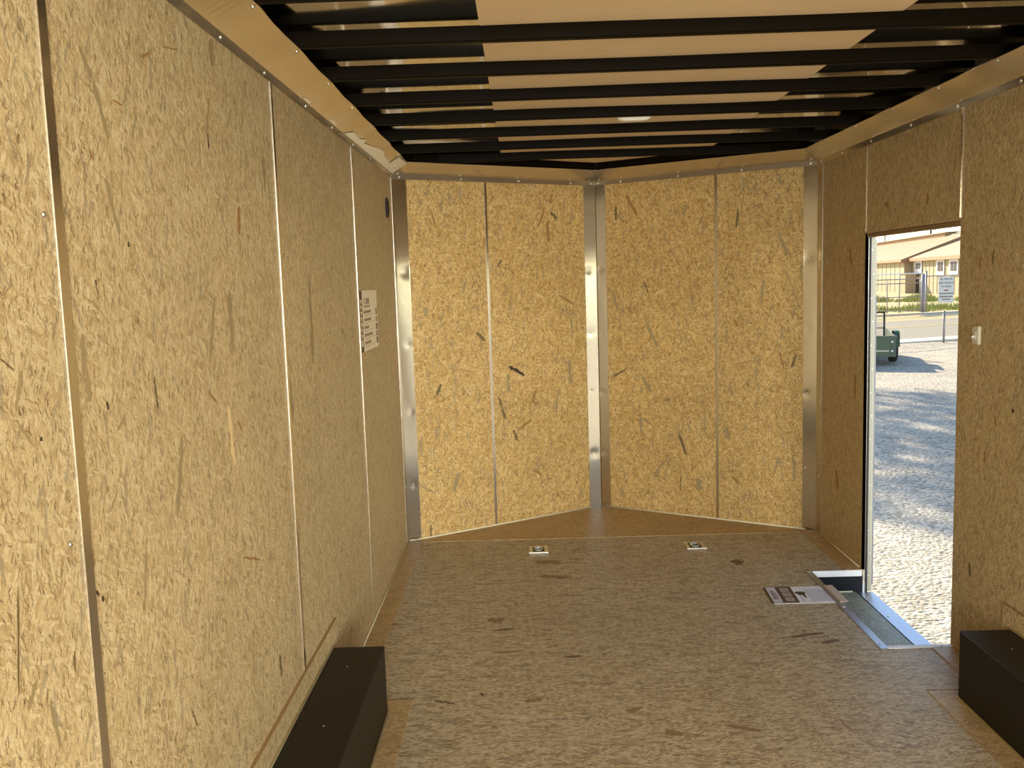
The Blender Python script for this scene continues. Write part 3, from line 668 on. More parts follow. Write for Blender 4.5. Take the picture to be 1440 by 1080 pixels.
mb = MB(); mb.cyl((2.06, DY1 - .011, DS + .003), (2.25, DY1 - .011, DS + .003), .004, 6); o = mb.obj('bead', 'caulk', sw)

# ================================================================== THINGS INSIDE
def wheel_box(name, x0, x1, y1, label, side):
    t = thing(name, label, 'wheel box', ((x0 + x1) / 2, y1 - 1.1, .004))
    zt = .2385
    mb = MB(); g = .006
    top = []
    mb.box((x0, y1 - 2.2, .004), (x1, y1, zt), 0)
    o = mb.obj('cover', 'box_black', t, bevel=.004)
    xe = x1 if side < 0 else x0
    mb = MB(); s = 1 if side < 0 else -1
    mb.cyl((xe + s * .003, y1 - 2.2, .006), (xe + s * .003, y1 + .002, .006), .0055, 8)
    xi = x0 if side < 0 else x1
    mb.cyl((xi + s * .011, y1 - 2.2, zt + .001), (xi + s * .011, y1, zt + .001), .0045, 8)
    mb.obj('caulk_bead', 'caulk', t)
    for (dx, dy) in ((.09, .16), (.10, .55)): screw(t, (x0 + dx, y1 - dy, zt), (0, 0, 1), 'rivet', .4)
    return t
wheel_box('wheel_box', .001, .1865, 2.925, 'long black painted metal wheel box along the foot of the left wall', -1)
wheel_box('wheel_box', 2.1165, W - .001, 2.930, 'long black painted metal wheel box along the right wall, near the side doorway', 1)

# recessed tie-down rings
def tie_down(x, y, label):
    t = thing('tie_down_ring', label, 'tie-down ring', (x, y, .0))
    mb = local(); h = .052
    # pan: flat rim round a square recess with sloping sides
    ro = [(-h, -h * 1.25), (h, -h * 1.25), (h, h * 1.25), (-h, h * 1.25)]
    ri = [(-.031, -.045), (.031, -.045), (.031, .045), (-.031, .045)]
    for i in range(4):
        j = (i + 1) % 4
        mb.face([(ro[i][0], ro[i][1], .0022), (ro[j][0], ro[j][1], .0022), (ri[j][0], ri[j][1], .0024), (ri[i][0], ri[i][1], .0024)])
        mb.face([(ro[i][0], ro[i][1], .0002), (ro[j][0], ro[j][1], .0002), (ro[j][0], ro[j][1], .0022), (ro[i][0], ro[i][1], .0022)])
    mb.obj('plate', 'zinc', t, fix=False)
    mb = local(); mb.sphere((0, 0, .0012), .028, sz=.04, top=True); mb.box((-.0305, -.0445, .0004), (.0305, .0445, .0012)); mb.obj('recess', 'dark_cup', t)
    mb = local(); R_ = .020
    pts = [(R_ * math.cos(a), R_ * 1.2 * math.sin(a) - .002, .006 + .004 * math.sin(a)) for a in [2 * math.pi * k / 20 for k in range(20)]]
    for a, b in zip(pts, pts[1:] + pts[:1]): mb.cyl(a, b, .0035, 6)
    mb.obj('ring', 'zinc', t)
    mb = local(); mb.box((-.024, .020, .002), (.024, .033, .0085)); mb.obj('clamp', 'zinc', t, bevel=.002)
    mb = local(); mb.box((-h, -h * 1.25 - .003, .0002), (h, -h * 1.25, .0062)); o = mb.obj('raised_lip', 'rivet', t); o['label'] = 'bright front lip'
    for sx in (-1, 1):
        for sy in (-1, 1):
            o = bpy.data.objects.new('screw', screw_mesh); COL.objects.link(o); o.parent = t
            o.location = (sx * .041, sy * .053, .0024); o.scale = (.8, .8, .8)
    return t
tie_down(.733, 4.762, 'recessed metal tie-down ring in the floor, the left one of the two in the nose')
tie_down(1.577, 4.760, 'recessed metal tie-down ring in the floor, the right one, toward the doorway')

# dome light between two beams
t = thing('ceiling_light', 'clear oblong dome light fixed under the tan roof lining', 'light', (1.176, 3.895, HR - .002))
mb = local(); pts = [(.079 * math.copysign(abs(math.cos(a)) ** .45, math.cos(a)), .040 * math.copysign(abs(math.sin(a)) ** .6, math.sin(a))) for a in [2 * math.pi * k / 28 for k in range(28)]]
mb.prism([(p[0], p[1]) for p in pts], -.010, 0); mb.obj('base', 'dome_base', t)
mb = local(); secs = []
for z, s in ((-.010, .94), (-.026, .92), (-.036, .82), (-.040, .55)): secs.append([(p[0] * s, p[1] * s, z) for p in pts])
mb.loft(secs, smooth=True)
for k in range(-5, 6): mb.box((k * .010 - .001, -.024, -.0412), (k * .010 + .001, .024, -.039))
mb.obj('lens', 'dome', t)
for sx in (-1, 1): 
    o = bpy.data.objects.new('screw', screw_mesh); COL.objects.link(o); o.parent = t; o.location = (sx * .066, 0, -.0105); o.rotation_euler = (math.pi, 0, 0); o.scale = (.7, .7, .7)

# round black vent in the left wall
t = thing('side_vent', 'small round black vent high on the left wall by the corner post', 'vent', (0, 4.722, 1.845))
mb = local(); ring = []
for (r, x) in ((.052, .0005), (.052, .004), (.047, .008), (.041, .008), (.040, .003)):
    ring.append([(x, r * math.cos(a), r * math.sin(a)) for a in [2 * math.pi * k / 28 for k in range(28)]])
mb.loft(ring, smooth=True, cap=False); mb.obj('rim', 'black', t)
mb = local(); mb.cyl((.0006, 0, 0), (.0022, 0, 0), .041, 24); mb.obj('back', 'dark_cup', t)
mb = local()
for k in range(-4, 5):
    z = k * .0088; hw = math.sqrt(max(.0, .039 ** 2 - z * z)); mb.box((.0025, -hw, z - .002), (.0065, hw, z + .0015))
mb.obj('slats', 'black', t)
for a in (math.pi / 2 - .3, -math.pi / 2 + .8):
    o = bpy.data.objects.new('screw', screw_mesh); COL.objects.link(o); o.parent = t; o.location = (.008, .042 * math.cos(a), .042 * math.sin(a)); o.rotation_euler = (0, math.pi / 2, 0); o.scale = (.6, .6, .6)

# light switch on the right wall
t = thing('light_switch', 'ivory surface-mounted light switch on the right wall by the doorway', 'switch', (W, 3.229, 1.205), -math.pi / 2)
mb = local()   # local: x = along wall, -y = into the room
def rr(w, h, r, y):
    out = []
    for cx_, cz_, a0 in ((w - r, h - r, 0), (-w + r, h - r, 90), (-w + r, -h + r, 180), (w - r, -h + r, 270)):
        for k in range(5): a = math.radians(a0 + k * 22.5); out.append((cx_ + r * math.cos(a), y, cz_ + r * math.sin(a)))
    return out
mb.loft([rr(.0235, .034, .007, -.0002), rr(.0235, .034, .007, -.007), rr(.020, .0305, .006, -.010)]); mb.obj('body', 'switch', t)
mb = local(); mb.box((-.009, -.0115, -.014), (.009, -.0098, .014)); o = mb.obj('plate', 'dome_base', t)
mb = local(); mb.cyl((0, -.011, -.002), (-.002, -.020, -.008), .0035, 10, r2=.0045); mb.obj('toggle', 'white_metal', t)
for z in (.024, -.024):
    o = bpy.data.objects.new('screw', screw_mesh); COL.objects.link(o); o.parent = t; o.location = (0, -.0101, z); o.rotation_euler = (math.pi / 2, 0, 0); o.scale = (.6, .6, .6)

# ---- lettering
def text_mesh(mb, body, size, place, mat=0, align='LEFT', sx=1.0):
    """place(x, y) -> point; letters filled flat on the surface"""
    cu = bpy.data.curves.new('t', 'FONT'); cu.body = body; cu.size = size; cu.offset = size * .022; cu.align_x = align; cu.resolution_u = 2
    o = bpy.data.objects.new('t', cu); COL.objects.link(o)
    dg = bpy.context.evaluated_depsgraph_get(); me = bpy.data.meshes.new_from_object(o.evaluated_get(dg))
    vs = [mb.bm.verts.new(mb.fr @ Vector(place(v.co.x * sx, v.co.y))) for v in me.vertices]
    for p in me.polygons:
        try:
            f = mb.bm.faces.new([vs[i] for i in p.vertices]); f.material_index = mat
        except ValueError: pass
    bpy.data.objects.remove(o); bpy.data.curves.remove(cu); bpy.data.meshes.remove(me)

# printed sheet on the left wall
PW, PH = .453, .262
t = thing('printed_sheet', 'white printed instruction sheet with a black side band on the left wall', 'poster', (0, 3.797, 1.166))
FS = Matrix(((0, 1, 0, 0), (1, 0, 0, 0), (0, 0, 1, 0), (0, 0, 0, 1)))          # (s, n, z) local
def fs(): m = local(FS); return m
mb = fs(); mb.box((0, .0008, 0), (PW, .0016, PH)); mb.obj('sheet', 'poster_paper', t)
mb = fs(); mb.box((0, .0017, 0), (.062, .0019, PH)); o = mb.obj('side_band', 'ink', t); o['label'] = 'black side band'
mb = fs(); r_ = random.Random(3)
z = .225
for k in range(7):        # pale outlined letters running down the band, too worn by distance to read
    mb.face([(.012, .0020, z), (.050, .0020, z - .004), (.050, .0020, z - .018), (.030, .0020, z - .010), (.012, .0020, z - .016)])
    mb.face([(.014, .0020, z - .020), (.048, .0020, z - .012), (.048, .0020, z - .016), (.014, .0020, z - .0245)]); z -= .0245
mb.box((.016, .0019, .024), (.046, .0021, .052)); o = mb.obj('band_lettering', 'poster_paper', t)
mb = fs(); text_mesh(mb, 'IC', .034, lambda x, y: (.100 + x, .0020, .204 + y), sx=1.2)
text_mesh(mb, 'SERIES', .034, lambda x, y: (.155 + x, .0020, .204 + y), sx=.95); mb.obj('heading', 'ink', t, fix=False)
mb = fs()
for k in range(9): mb.box((.100 + k * .018, .0019, .188), (.113 + k * .018, .0021, .198))
mb.obj('subheading', 'ink_grey', t)
for (z, w_) in ((.160, .19), (.126, .18), (.093, .13), (.060, .20), (.026, .17)):
    mb = fs(); mb.box((.092, .0019, z), (.098, .0021, z + .016))
    n_ = int(w_ / .022)
    for k in range(n_): mb.box((.102 + k * .022, .0019, z + .003), (.120 + k * .022, .0021, z + .015))
    mb.box((.102, .0019, z - .005), (.102 + w_ + .08, .0021, z - .0035), 1); mb.box((.102, .0019, z - .010), (.102 + w_ * .6, .0021, z - .0085), 1)
    mb.obj('text_row', ['ink_brown', 'ink_grey'], t)
for (z, h, mt) in ((.150, .030, 'ink_brown'), (.117, .024, 'ink_grey'), (.081, .027, 'ink'), (.050, .024, 'ink_brown'), (.018, .027, 'ink')):
    mb = fs(); mb.box((.400, .0019, z), (.440, .0021, z + h)); mb.box((.408, .0021, z + .006), (.428, .0022, z + h - .010), 1); mb.obj('picture', [mt, 'ink_grey'], t)

# brochure and sheet in a clear pouch on the floor by the step well
t = thing('document_pouch', 'pouch with brown brochure and typed page on the floor beside the step well', 'documents', (1.90, 3.955, .0012))
def para(u, v): # u 0..1 left to right, v 0..1 near to far (page skewed a little)
    x = -.145 + .285 * u + (.014 * (v) if True else 0); y = -.106 + .215 * v
    return x, y
def quad(mb, u0, v0, u1, v1, z, mat=0, th=.0003):
    c = [para(u0, v0), para(u1, v0), para(u1, v1), para(u0, v1)]
    mb.prism(c, z, z + th, mat)
mb = local(); quad(mb, 0, 0, 1, 1, 0, th=.0012); mb.obj('page', 'paper', t)
mb = local(); quad(mb, -.03, .05, .40, 1.0, .0013, 0, .0008); bro = mb.obj('brochure', 'bro_dark', t)
mb = local(); quad(mb, .0, .07, .145, .99, .0022, 0); o = mb.obj('title_panel', 'bro_light', bro)
mb = local()
for k in range(7): quad(mb, .045, .26 + k * .075, .085, .305 + k * .075, .0026, 0)
for k in range(6): quad(mb, .095, .24 + k * .07, .112, .29 + k * .07, .0026, 0)
quad(mb, .03, .2, .035, .8, .0026); mb.obj('title_lettering', 'bro_dark', bro)
for v0 in (.14, .42, .70):
    mb = local(); quad(mb, .21, v0, .345, v0 + .22, .0022, 0); quad(mb, .235, v0 + .05, .32, v0 + .16, .0026, 1); mb.obj('picture_tile', ['bro_tile', 'ink_grey'], bro)
mb = local()
for k in range(14):
    u = .60 + k * .025; quad(mb, u, .10 if k > 2 else .05, u + .008, .88 - .05 * (k % 3), .0014, 0)
quad(mb, .46, .08, .468, .45, .0014); quad(mb, .49, .08, .498, .40, .0014)
mb.obj('typed_lines', 'bro_line', t)
mb = local(); c = para(.50, .58)
pts = [(c[0] + .022 * math.cos(a) * (1 + .25 * math.sin(3 * a)), c[1] + .030 * math.sin(a) * (1 + .2 * math.cos(2 * a))) for a in [2 * math.pi * k / 16 for k in range(16)]]
mb.prism(pts, .0014, .0018); mb.prism([(c[0] + .004, c[1] - .02), (c[0] + .016, c[1] - .02), (c[0] + .012, c[1] - .06), (c[0] + .006, c[1] - .06)], .0014, .0018); o = mb.obj('emblem', 'bro_dark', t)
mb = local(); x0 = .139
mb.prism([(x0, -.115), (x0 + .040, -.100), (x0 + .040, .112), (x0, .108)], .0025, .0045); mb.prism([(x0 + .004, -.105), (x0 + .009, -.104), (x0 + .009, .108), (x0 + .004, .107)], .0045, .0070)
o = mb.obj('sealing_edge', 'plastic', t); o['label'] = 'beige sealing edge'

# ================================================================== OUTSIDE THE SIDE DOOR
BR = 0.40786                                    # bearing of the open ground seen past the doorway
CXc = 0.6873
def O(s, t, z=0.0):
    """s metres to the right, t metres ahead along that bearing, z above the gravel"""
    return (CXc + s * math.cos(BR) + t * math.sin(BR), -s * math.sin(BR) + t * math.cos(BR), GND + z)
F_OUT = Matrix(((math.cos(BR), math.sin(BR), 0, CXc), (-math.sin(BR), math.cos(BR), 0, 0), (0, 0, 1, GND), (0, 0, 0, 1)))
# a road frame: a runs along the road, b across it, away from the trailer
RA = math.radians(45)
def RF(s0, t0): return F_OUT @ Matrix(((math.cos(RA), -math.sin(RA), 0, s0), (math.sin(RA), math.cos(RA), 0, t0), (0, 0, 1, 0), (0, 0, 0, 1)))

# ground: gravel lot with real undulation close by
mb = MB(); rows = []
gx = [-60, -30, -15, -8] + [-4 + .5 * i for i in range(45)] + [22, 30, 45, 70]
gy = [-60, -30, -15, -8] + [-4 + .5 * i for i in range(60)] + [30, 40, 60, 75]
for y in gy: rows.append([(x, y, GND + (.012 * math.sin(x * 1.7 + y * .6) + .01 * math.sin(y * 2.3 - x)) - .012) for x in gx])
mb.loft(rows, closed=False, smooth=True)
struct(mb.obj('ground', 'gravel', fix=False), 'crushed gravel lot outside')
def rstrip(name, b0, b1, z, mat, label, a0=-60, a1=60, th=.05):
    mb = MB(RF(.67, 26.5)); mb.box((a0, b0, z - th), (a1, b1, z)); return struct(mb.obj(name, mat), label)
rstrip('verge', .35, 1.15, .035, 'concrete', 'pale concrete edge strip before the road')
rstrip('road', 1.15, 8.4, .02, 'asphalt', 'grey asphalt road')
rstrip('verge', 8.4, 12.4, .022, 'grass_dry', 'dirt verge beyond the road')
mb = MB(RF(.67, 26.5)); mb.box((-60, 5.3, .021), (60, 5.42, .026)); mb.box((-60, 5.55, .021), (60, 5.67, .026)); struct(mb.obj('road_marking', 'road_line'), 'worn double line along the road')
mb = MB(RF(.67, 26.5)); mb.box((-80, 12.4, -.03), (120, 90, .03)); struct(mb.obj('field', 'grass_dry'), 'dry field behind the far fence')

def tube(mb, a, b, r, n=8, mat=0): mb.cyl(a, b, r, n, mat=mat)
def chain(mb, a0, a1, z0, z1, step, r, y=0.0):
    h = z1 - z0; a = a0 - h
    while a < a1:
        for sg in (1, -1):
            p0, q0 = (a, z0), (a + h, z1)
            if sg < 0: p0, q0 = (a + h, z0), (a, z1)
            x0, zz0, x1, zz1 = p0[0], p0[1], q0[0], q0[1]
            # clip to [a0, a1]
            def clip(x0, z_0, x1, z_1):
                if x0 > x1: x0, z_0, x1, z_1 = x1, z_1, x0, z_0
                if x1 <= a0 or x0 >= a1: return None
                if x0 < a0: z_0 += (z_1 - z_0) * (a0 - x0) / (x1 - x0); x0 = a0
                if x1 > a1: z_1 = z_0 + (z_1 - z_0) * (a1 - x0) / (x1 - x0); x1 = a1
                return x0, z_0, x1, z_1
            c = clip(x0, zz0, x1, zz1)
            if c: mb.cyl((c[0], y + sg * r, c[1]), (c[2], y + sg * r, c[3]), r, 3, smooth=False)
        a += step

# near low chain link fence
t = thing('chain_link_fence', 'low chain link fence at the edge of the gravel, in front of the road', 'fence', O(.67, 26.5))
fr = RF(.67, 26.5)
for a in (-5.8, -2.9, 0, 2.9): 
    mb = MB(fr); tube(mb, (a, 0, -.05), (a, 0, .82), .030, 10); mb.sphere((a, 0, .82), .036, sz=.7, top=True); mb.obj('post', 'galv', t)
mb = MB(fr); tube(mb, (-8, 0, .77), (6, 0, .79), .018); mb.obj('top_rail', 'galv', t)
mb = MB(fr); chain(mb, -6, 5, .03, .77, .085, .0022); o = mb.obj('wire_mesh', 'galv', t, fix=False)

# far fence: gate, thick post and fence run with the notice
FT = (.27, 44.2); fr = RF(*FT); c2 = 1 / math.cos(RA)
def fa(s): return (s - FT[0]) * c2                 # metres along the fence for a sideways offset s
t = thing('gate', 'wide tubular mesh gate across the road, left of the thick gate post', 'gate', O(-.7, 43.2))
mb = MB(fr)
for z in (1.52, 1.34, .74, .15): tube(mb, (fa(-3.4), 0, z), (fa(.14), 0, z), .022)
for s in (-3.4, -1.66, -1.18, -.70, .14): tube(mb, (fa(s), 0, .05), (fa(s), 0, 1.55 if s != -.70 else 1.74), .024)
mb.obj('gate_frame', 'galv', t)
mb = MB(fr); tube(mb, (fa(-3.4), 0, 1.74), (fa(.22), 0, 1.76), .026); o = mb.obj('top_rail', 'white_metal', t); o['label'] = 'pale top rail'
mb = MB(fr); chain(mb, fa(-3.3), fa(.1), .15, 1.5, .16, .003); mb.obj('wire_mesh', 'galv', t, fix=False)
mb = MB(fr); tube(mb, (fa(.25), .0, -.05), (fa(.25), 0, 1.70), .072, 14); mb.sphere((fa(.25), 0, 1.70), .076, sz=.4, top=True)
tag(mb.obj('gate_post', 'galv_dark'), 'thick grey gate post between the gate and the fence run across the road', 'post')
t = thing('chain_link_fence', 'tall chain link fence across the road, right of the thick gate post', 'fence', O(.5, 44.5))
for s in (.40, 3.4, 6.4):
    mb = MB(fr); tube(mb, (fa(s), .04, -.05), (fa(s), .04, 1.86 if s < 1 else 1.7), .04, 10); mb.obj('post', 'galv', t)
mb = MB(fr); tube(mb, (fa(.40), .04, 1.62), (fa(6.4), .04, 1.64), .022); mb.obj('top_rail', 'galv', t)
mb = MB(fr); chain(mb, fa(.42), fa(3.4), .05, 1.62, .16, .003, y=.04); mb.obj('wire_mesh', 'galv', t, fix=False)
# notice
t = thing('notice_sign', 'white notice for visitors hanging on the tall fence across the road', 'sign', O(1.19, 45.1, .42))
sc0 = O(1.19, 44.86, 0); FSG = frame((sc0[0], sc0[1], GND), (math.cos(BR), -math.sin(BR), 0), (-math.sin(BR), -math.cos(BR), 0))
hw = .305
mb = MB(FSG); pts = []
for cx_, cz_, a0 in ((hw - .06, 1.58 - .06, 0), (-hw + .06, 1.58 - .06, 90), (-hw + .06, .42 + .06, 180), (hw - .06, .42 + .06, 270)):
    for k in range(5): a = math.radians(a0 + k * 22.5); pts.append((cx_ + .06 * math.cos(a), cz_ + .06 * math.sin(a)))
mb.loft([[(p[0], 0, p[1]) for p in pts], [(p[0], .012, p[1]) for p in pts]]); mb.obj('panel', 'sign', t)
for txt, z, s_, sx_ in (('ALL VISITORS', 1.43, .105, .80), ('MUST CHECK IN', 1.26, .105, .74), ('AT OFFICE', 1.10, .105, .80)):
    mb = MB(FSG); text_mesh(mb, txt, s_, lambda x, y: (x, .0135, z + y), align='CENTER', sx=sx_); mb.obj('letter_line', 'sign_ink', t, fix=False)
for z, w_ in ((.80, .27), (.66, .26), (.54, .17)):
    k = -w_; mb = MB(FSG)
    while k < w_: mb.box((k, .0122, z), (k + .028, .0135, z + .055)); k += .040
    mb.obj('letter_line', 'sign_ink', t)
mb = MB(FSG); mb.box((-.085, .0122, .94), (.085, .0138, .995)); mb.obj('red_mark', 'sign_red', t)

# concrete kerb blocks by the far fence
for (s0, s1, lab) in ((.30, .80, 'pale concrete kerb block at the foot of the thick gate post'), (.86, 1.25, 'pale concrete kerb block lying left of the low fence post'), (1.30, 1.66, 'pale concrete kerb block furthest right under the notice')):
    mb = MB(RF(.27, 40.6)); mb.box((fa(s0), 0, .0), (fa(s1), .28, .16)); tag(mb.obj('kerb_block', 'concrete', bevel=.02), lab, 'kerb', 'kerb blocks across the road')

# rough grass along the far fence and against the barn
def grass(name, fr, a0, a1, b0, b1, h, n, label, mat='grass', seed=1):
    r = random.Random(seed); mb = MB(fr)
    for _ in range(n):
        a = r.uniform(a0, a1); b = r.uniform(b0, b1); hh = h * r.uniform(.35, 1.0) * (.6 + .4 * math.sin(a * 2.1 + 1)); d = r.uniform(0, 3.14); w = r.uniform(.015, .04)
        dx, dy = math.cos(d) * w, math.sin(d) * w; lx, ly = r.uniform(-.1, .1) * hh * 2, r.uniform(-.1, .1) * hh * 2
        mb.face([(a - dx, b - dy, 0), (a + dx, b + dy, 0), (a + dx * .5 + lx, b + dy * .5 + ly, hh * .7), (a + lx * 1.6, b + ly * 1.6, hh), (a - dx * .5 + lx, b - dy * .5 + ly, hh * .7)])
    return tag(mb.obj(name, mat, fix=False), label, 'grass', kind='stuff')
grass('roadside_grass', RF(*FT), fa(.5), fa(3.4), .3, 4.0, .42, 1500, 'green roadside grass at the foot of the tall fence')
grass('roadside_grass', RF(*FT), fa(-2.6), fa(.2), .4, 3.0, .20, 500, 'sparse short grass behind the gate', seed=3)

# ---- barn and its annex across the road, running obliquely toward the trailer
A0 = O(-1.0, 82)
TH = BR + math.radians(75)
e1 = Vector((math.cos(TH), -math.sin(TH), 0)); e2 = Vector((math.sin(TH), math.cos(TH), 0))
FB = Matrix(((e1.x, e2.x, 0, A0[0]), (e1.y, e2.y, 0, A0[1]), (0, 0, 1, GND), (0, 0, 0, 1)))   # (along eave toward us, back, up), origin = near corner of the barn
barn = thing('barn', 'long tan metal barn with a low pitched roof across the road', 'building', tuple(A0))
x0 = -60; ez = 2.76; rz = 4.78; ry = 5.4
mb = MB(FB)
mb.poly([(0, 1, 2, 3), (1, 4, 5, 6, 2), (4, 7, 8, 5), (7, 0, 3, 9, 8)], [(x0, 0, 0), (0, 0, 0), (0, 0, ez), (x0, 0, ez), (0, 2 * ry, 0), (0, 2 * ry, ez), (0, ry, rz), (x0, 2 * ry, 0), (x0, 2 * ry, ez), (x0, ry, rz)])
for k in range(40): mb.box((x0 + k * 1.5, -.03, .05), (x0 + k * 1.5 + .12, -.001, ez - .08))
mb.obj('wall', 'wall_tan', barn)
ov = .3
def slab(mb, p, th=.10, mat=0):
    mb.loft([[q for q in p], [(q[0], q[1], q[2] + th) for q in p]], mat)
mb = MB(FB)
slab(mb, [(x0 - ov, -ov, ez - .10), (ov, -ov, ez - .10), (ov, ry, rz + .02), (x0 - ov, ry, rz + .02)])
slab(mb, [(x0 - ov, 2 * ry + ov, ez - .10), (ov, 2 * ry + ov, ez - .10), (ov, ry, rz + .02), (x0 - ov, ry, rz + .02)])
for k in range(38):
    xx = x0 + k * 1.6; mb.loft([[(xx, -ov, ez), (xx + .12, -ov, ez), (xx + .06, -ov, ez + .04)], [(xx, ry, rz + .12), (xx + .12, ry, rz + .12), (xx + .06, ry, rz + .16)]])
mb.obj('roof', 'roof_tan', barn)
mb = MB(FB); mb.box((x0 - ov, -ov - .04, ez - .20), (ov, -ov, ez + .02)); mb.loft([[(ov, -ov, ez - .34), (ov + .08, -ov, ez - .34), (ov + .08, -ov, ez + .02), (ov, -ov, ez + .02)], [(ov, ry, rz - .22), (ov + .08, ry, rz - .22), (ov + .08, ry, rz + .14), (ov, ry, rz + .14)]])
mb.obj('roof_trim', 'roof_edge', barn)
mb = MB(FB); mb.box((-12.6, -.06, 0), (-10.4, -.03, 2.0)); mb.obj('side_door', 'win_white', barn)
mb = MB(FB); mb.box((x0, ry - .5, rz - .2), (-6, ry + .8, rz + .26)); mb.obj('ridge_monitor', 'roof_edge', barn)
mb = MB(FB); slab(mb, [(x0 - .3, ry - .7, rz + .26), (-5.8, ry - .7, rz + .26), (-5.8, ry + 1.0, rz + .34), (x0 - .3, ry + 1.0, rz + .34)], .06); mb.obj('monitor_roof', 'roof_tan', barn)

annex = thing('annex', 'tan ribbed annex with three white framed windows, joined to the near end of the barn', 'building', tuple(FB @ Vector((8, 3, 0))))
mb = MB(FB); ax = 24; ay = .57; ae = 2.86; rzz = ae + (ry + 1.5 - ay) * .345
mb.poly([(0, 1, 2, 3), (1, 4, 5, 2), (0, 3, 7, 6), (6, 7, 5, 4)], [(.45, ay, 0), (ax, ay, 0), (ax, ay, ae - .12), (.45, ay, ae - .12), (ax, ry + 1.5, 0), (ax, ry + 1.5, rzz - .02), (.45, ry + 1.5, 0), (.45, ry + 1.5, rzz - .02)])
for k in range(23): mb.box((1.0 + k * 1.0, ay - .03, .05), (1.08 + k * 1.0, ay - .001, ae - .05))
mb.obj('wall', 'wall_tan', annex, fix=False)
mb = MB(FB); slab(mb, [(.50, ay - .3, ae - .12), (ax + .3, ay - .3, ae - .12), (ax + .3, ry + 1.5, rzz), (.50, ry + 1.5, rzz)], .08)
for k in range(24):
    xx = .6 + k * 1.0; mb.loft([[(xx, ay - .3, ae - .04), (xx + .2, ay - .3, ae - .04), (xx + .1, ay - .3, ae - .015)], [(xx, ry + 1.5, rzz + .08), (xx + .2, ry + 1.5, rzz + .08), (xx + .1, ry + 1.5, rzz + .105)]])
mb.obj('roof', 'roof_tan', annex)
mb = MB(FB); mb.box((.5, ay - .36, ae - .28), (ax + .3, ay - .3, ae - .03)); mb.obj('roof_trim', 'roof_edge', annex)
for (xa, xb, z0, z1) in ((1.2, 3.2, 1.62, 2.62), (7.0, 8.9, 1.40, 2.62), (10.0, 12.0, 1.40, 2.60)):
    mb = MB(FB); mb.box((xa, ay - .08, z0), (xb, ay - .03, z1)); wf = mb.obj('window', 'win_white', annex)
    d_ = xb - xa
    mb = MB(FB); mb.box((xa + d_ * .2, ay - .10, z0 + .34), (xa + d_ * .48, ay - .081, z1 - .20)); mb.box((xa + d_ * .56, ay - .10, z0 + .34), (xa + d_ * .84, ay - .081, z1 - .20)); mb.obj('pane', 'win_glass', wf)
mb = MB(FB); mb.box((.55, -.55, 0), (2.6, .24, 1.55)); mb.box((.5, -.60, 1.55), (2.66, .26, 1.64), 1); tag(mb.obj('storage_cabinet', ['wall_brown', 'roof_edge']), 'low brown storage cabinet against the annex wall under the first window', 'cabinet')
grass('barnside_weeds', F_OUT, -6, 3, 58, 63.5, .62, 2600, 'green weeds growing in a band at the foot of the barn and annex', seed=5)

# things against the sky
p = O(-4.6, 150); t = thing('utility_pole', 'thin utility pole with a crossarm showing above the left end of the barn roof', 'pole', tuple(p))
mb = MB(); mb.cyl((p[0], p[1], GND), (p[0], p[1], GND + 8.6), .10, 8); mb.obj('pole', 'pole', t)
mb = MB(); c = O(-6.4, 150, 8.4); d_ = O(-2.6, 150, 8.4); mb.cyl(c, d_, .05, 6); mb.obj('crossarm', 'pole', t)
p = O(1.75, 150); t = thing('chimney_pole', 'short brown chimney pole standing up behind the middle of the barn roof', 'pole', tuple(p))
mb = MB(); mb.cyl((p[0], p[1], GND), (p[0], p[1], GND + 8.0), .16, 8); mb.obj('pole', 'pole', t)
mb = MB(); c = O(1.75, 150, 7.9); d_ = O(3.2, 150, 7.3); mb.cyl(c, d_, .05, 6); mb.obj('antenna', 'galv', t)

# ---- green utility trailer
P0 = O(-.37, 20.0); AX = BR - math.radians(5.5)
FT_ = Matrix(((math.cos(AX), math.sin(AX), 0, P0[0]), (-math.sin(AX), math.cos(AX), 0, P0[1]), (0, 0, 1, GND), (0, 0, 0, 1)))   # x right, y forward, origin under the rear right corner
ut = thing('utility_trailer', 'green open utility trailer with a black mesh front rack parked on the gravel', 'trailer', P0)
wid, ln_ = 1.5, 3.0
mb = MB(FT_); mb.box((-wid, 0, .27), (0, ln_, .31)); mb.box((-wid, -.03, .18), (-.0, .02, .575)); mb.obj('bed', 'green', ut)
mb = MB(FT_); mb.box((-wid - .02, -.05, .565), (.02, .02, .61)); mb.obj('tailgate_rail', 'green_dark', ut)
mb = MB(FT_); mb.box((-.035, 0, .28), (0, ln_, .60)); mb.box((-wid, 0, .28), (-wid + .035, ln_, .60)); mb.obj('side_board', 'green', ut)
mb = MB(FT_); mb.box((-wid + .05, -.036, .285), (-.13, -.031, .315)); mb.obj('reflector_tape', 'cream_metal', ut)
mb = MB(FT_); mb.box((-.085, -.04, .18), (-.0, .01, .60)); mb.obj('corner_upright', 'green_dark', ut)
for z in (.30, .49):
    mb = MB(FT_); mb.cyl((-.075, -.042, z), (-.075, -.056, z), .022, 12); o = mb.obj('lamp', 'sign', ut)
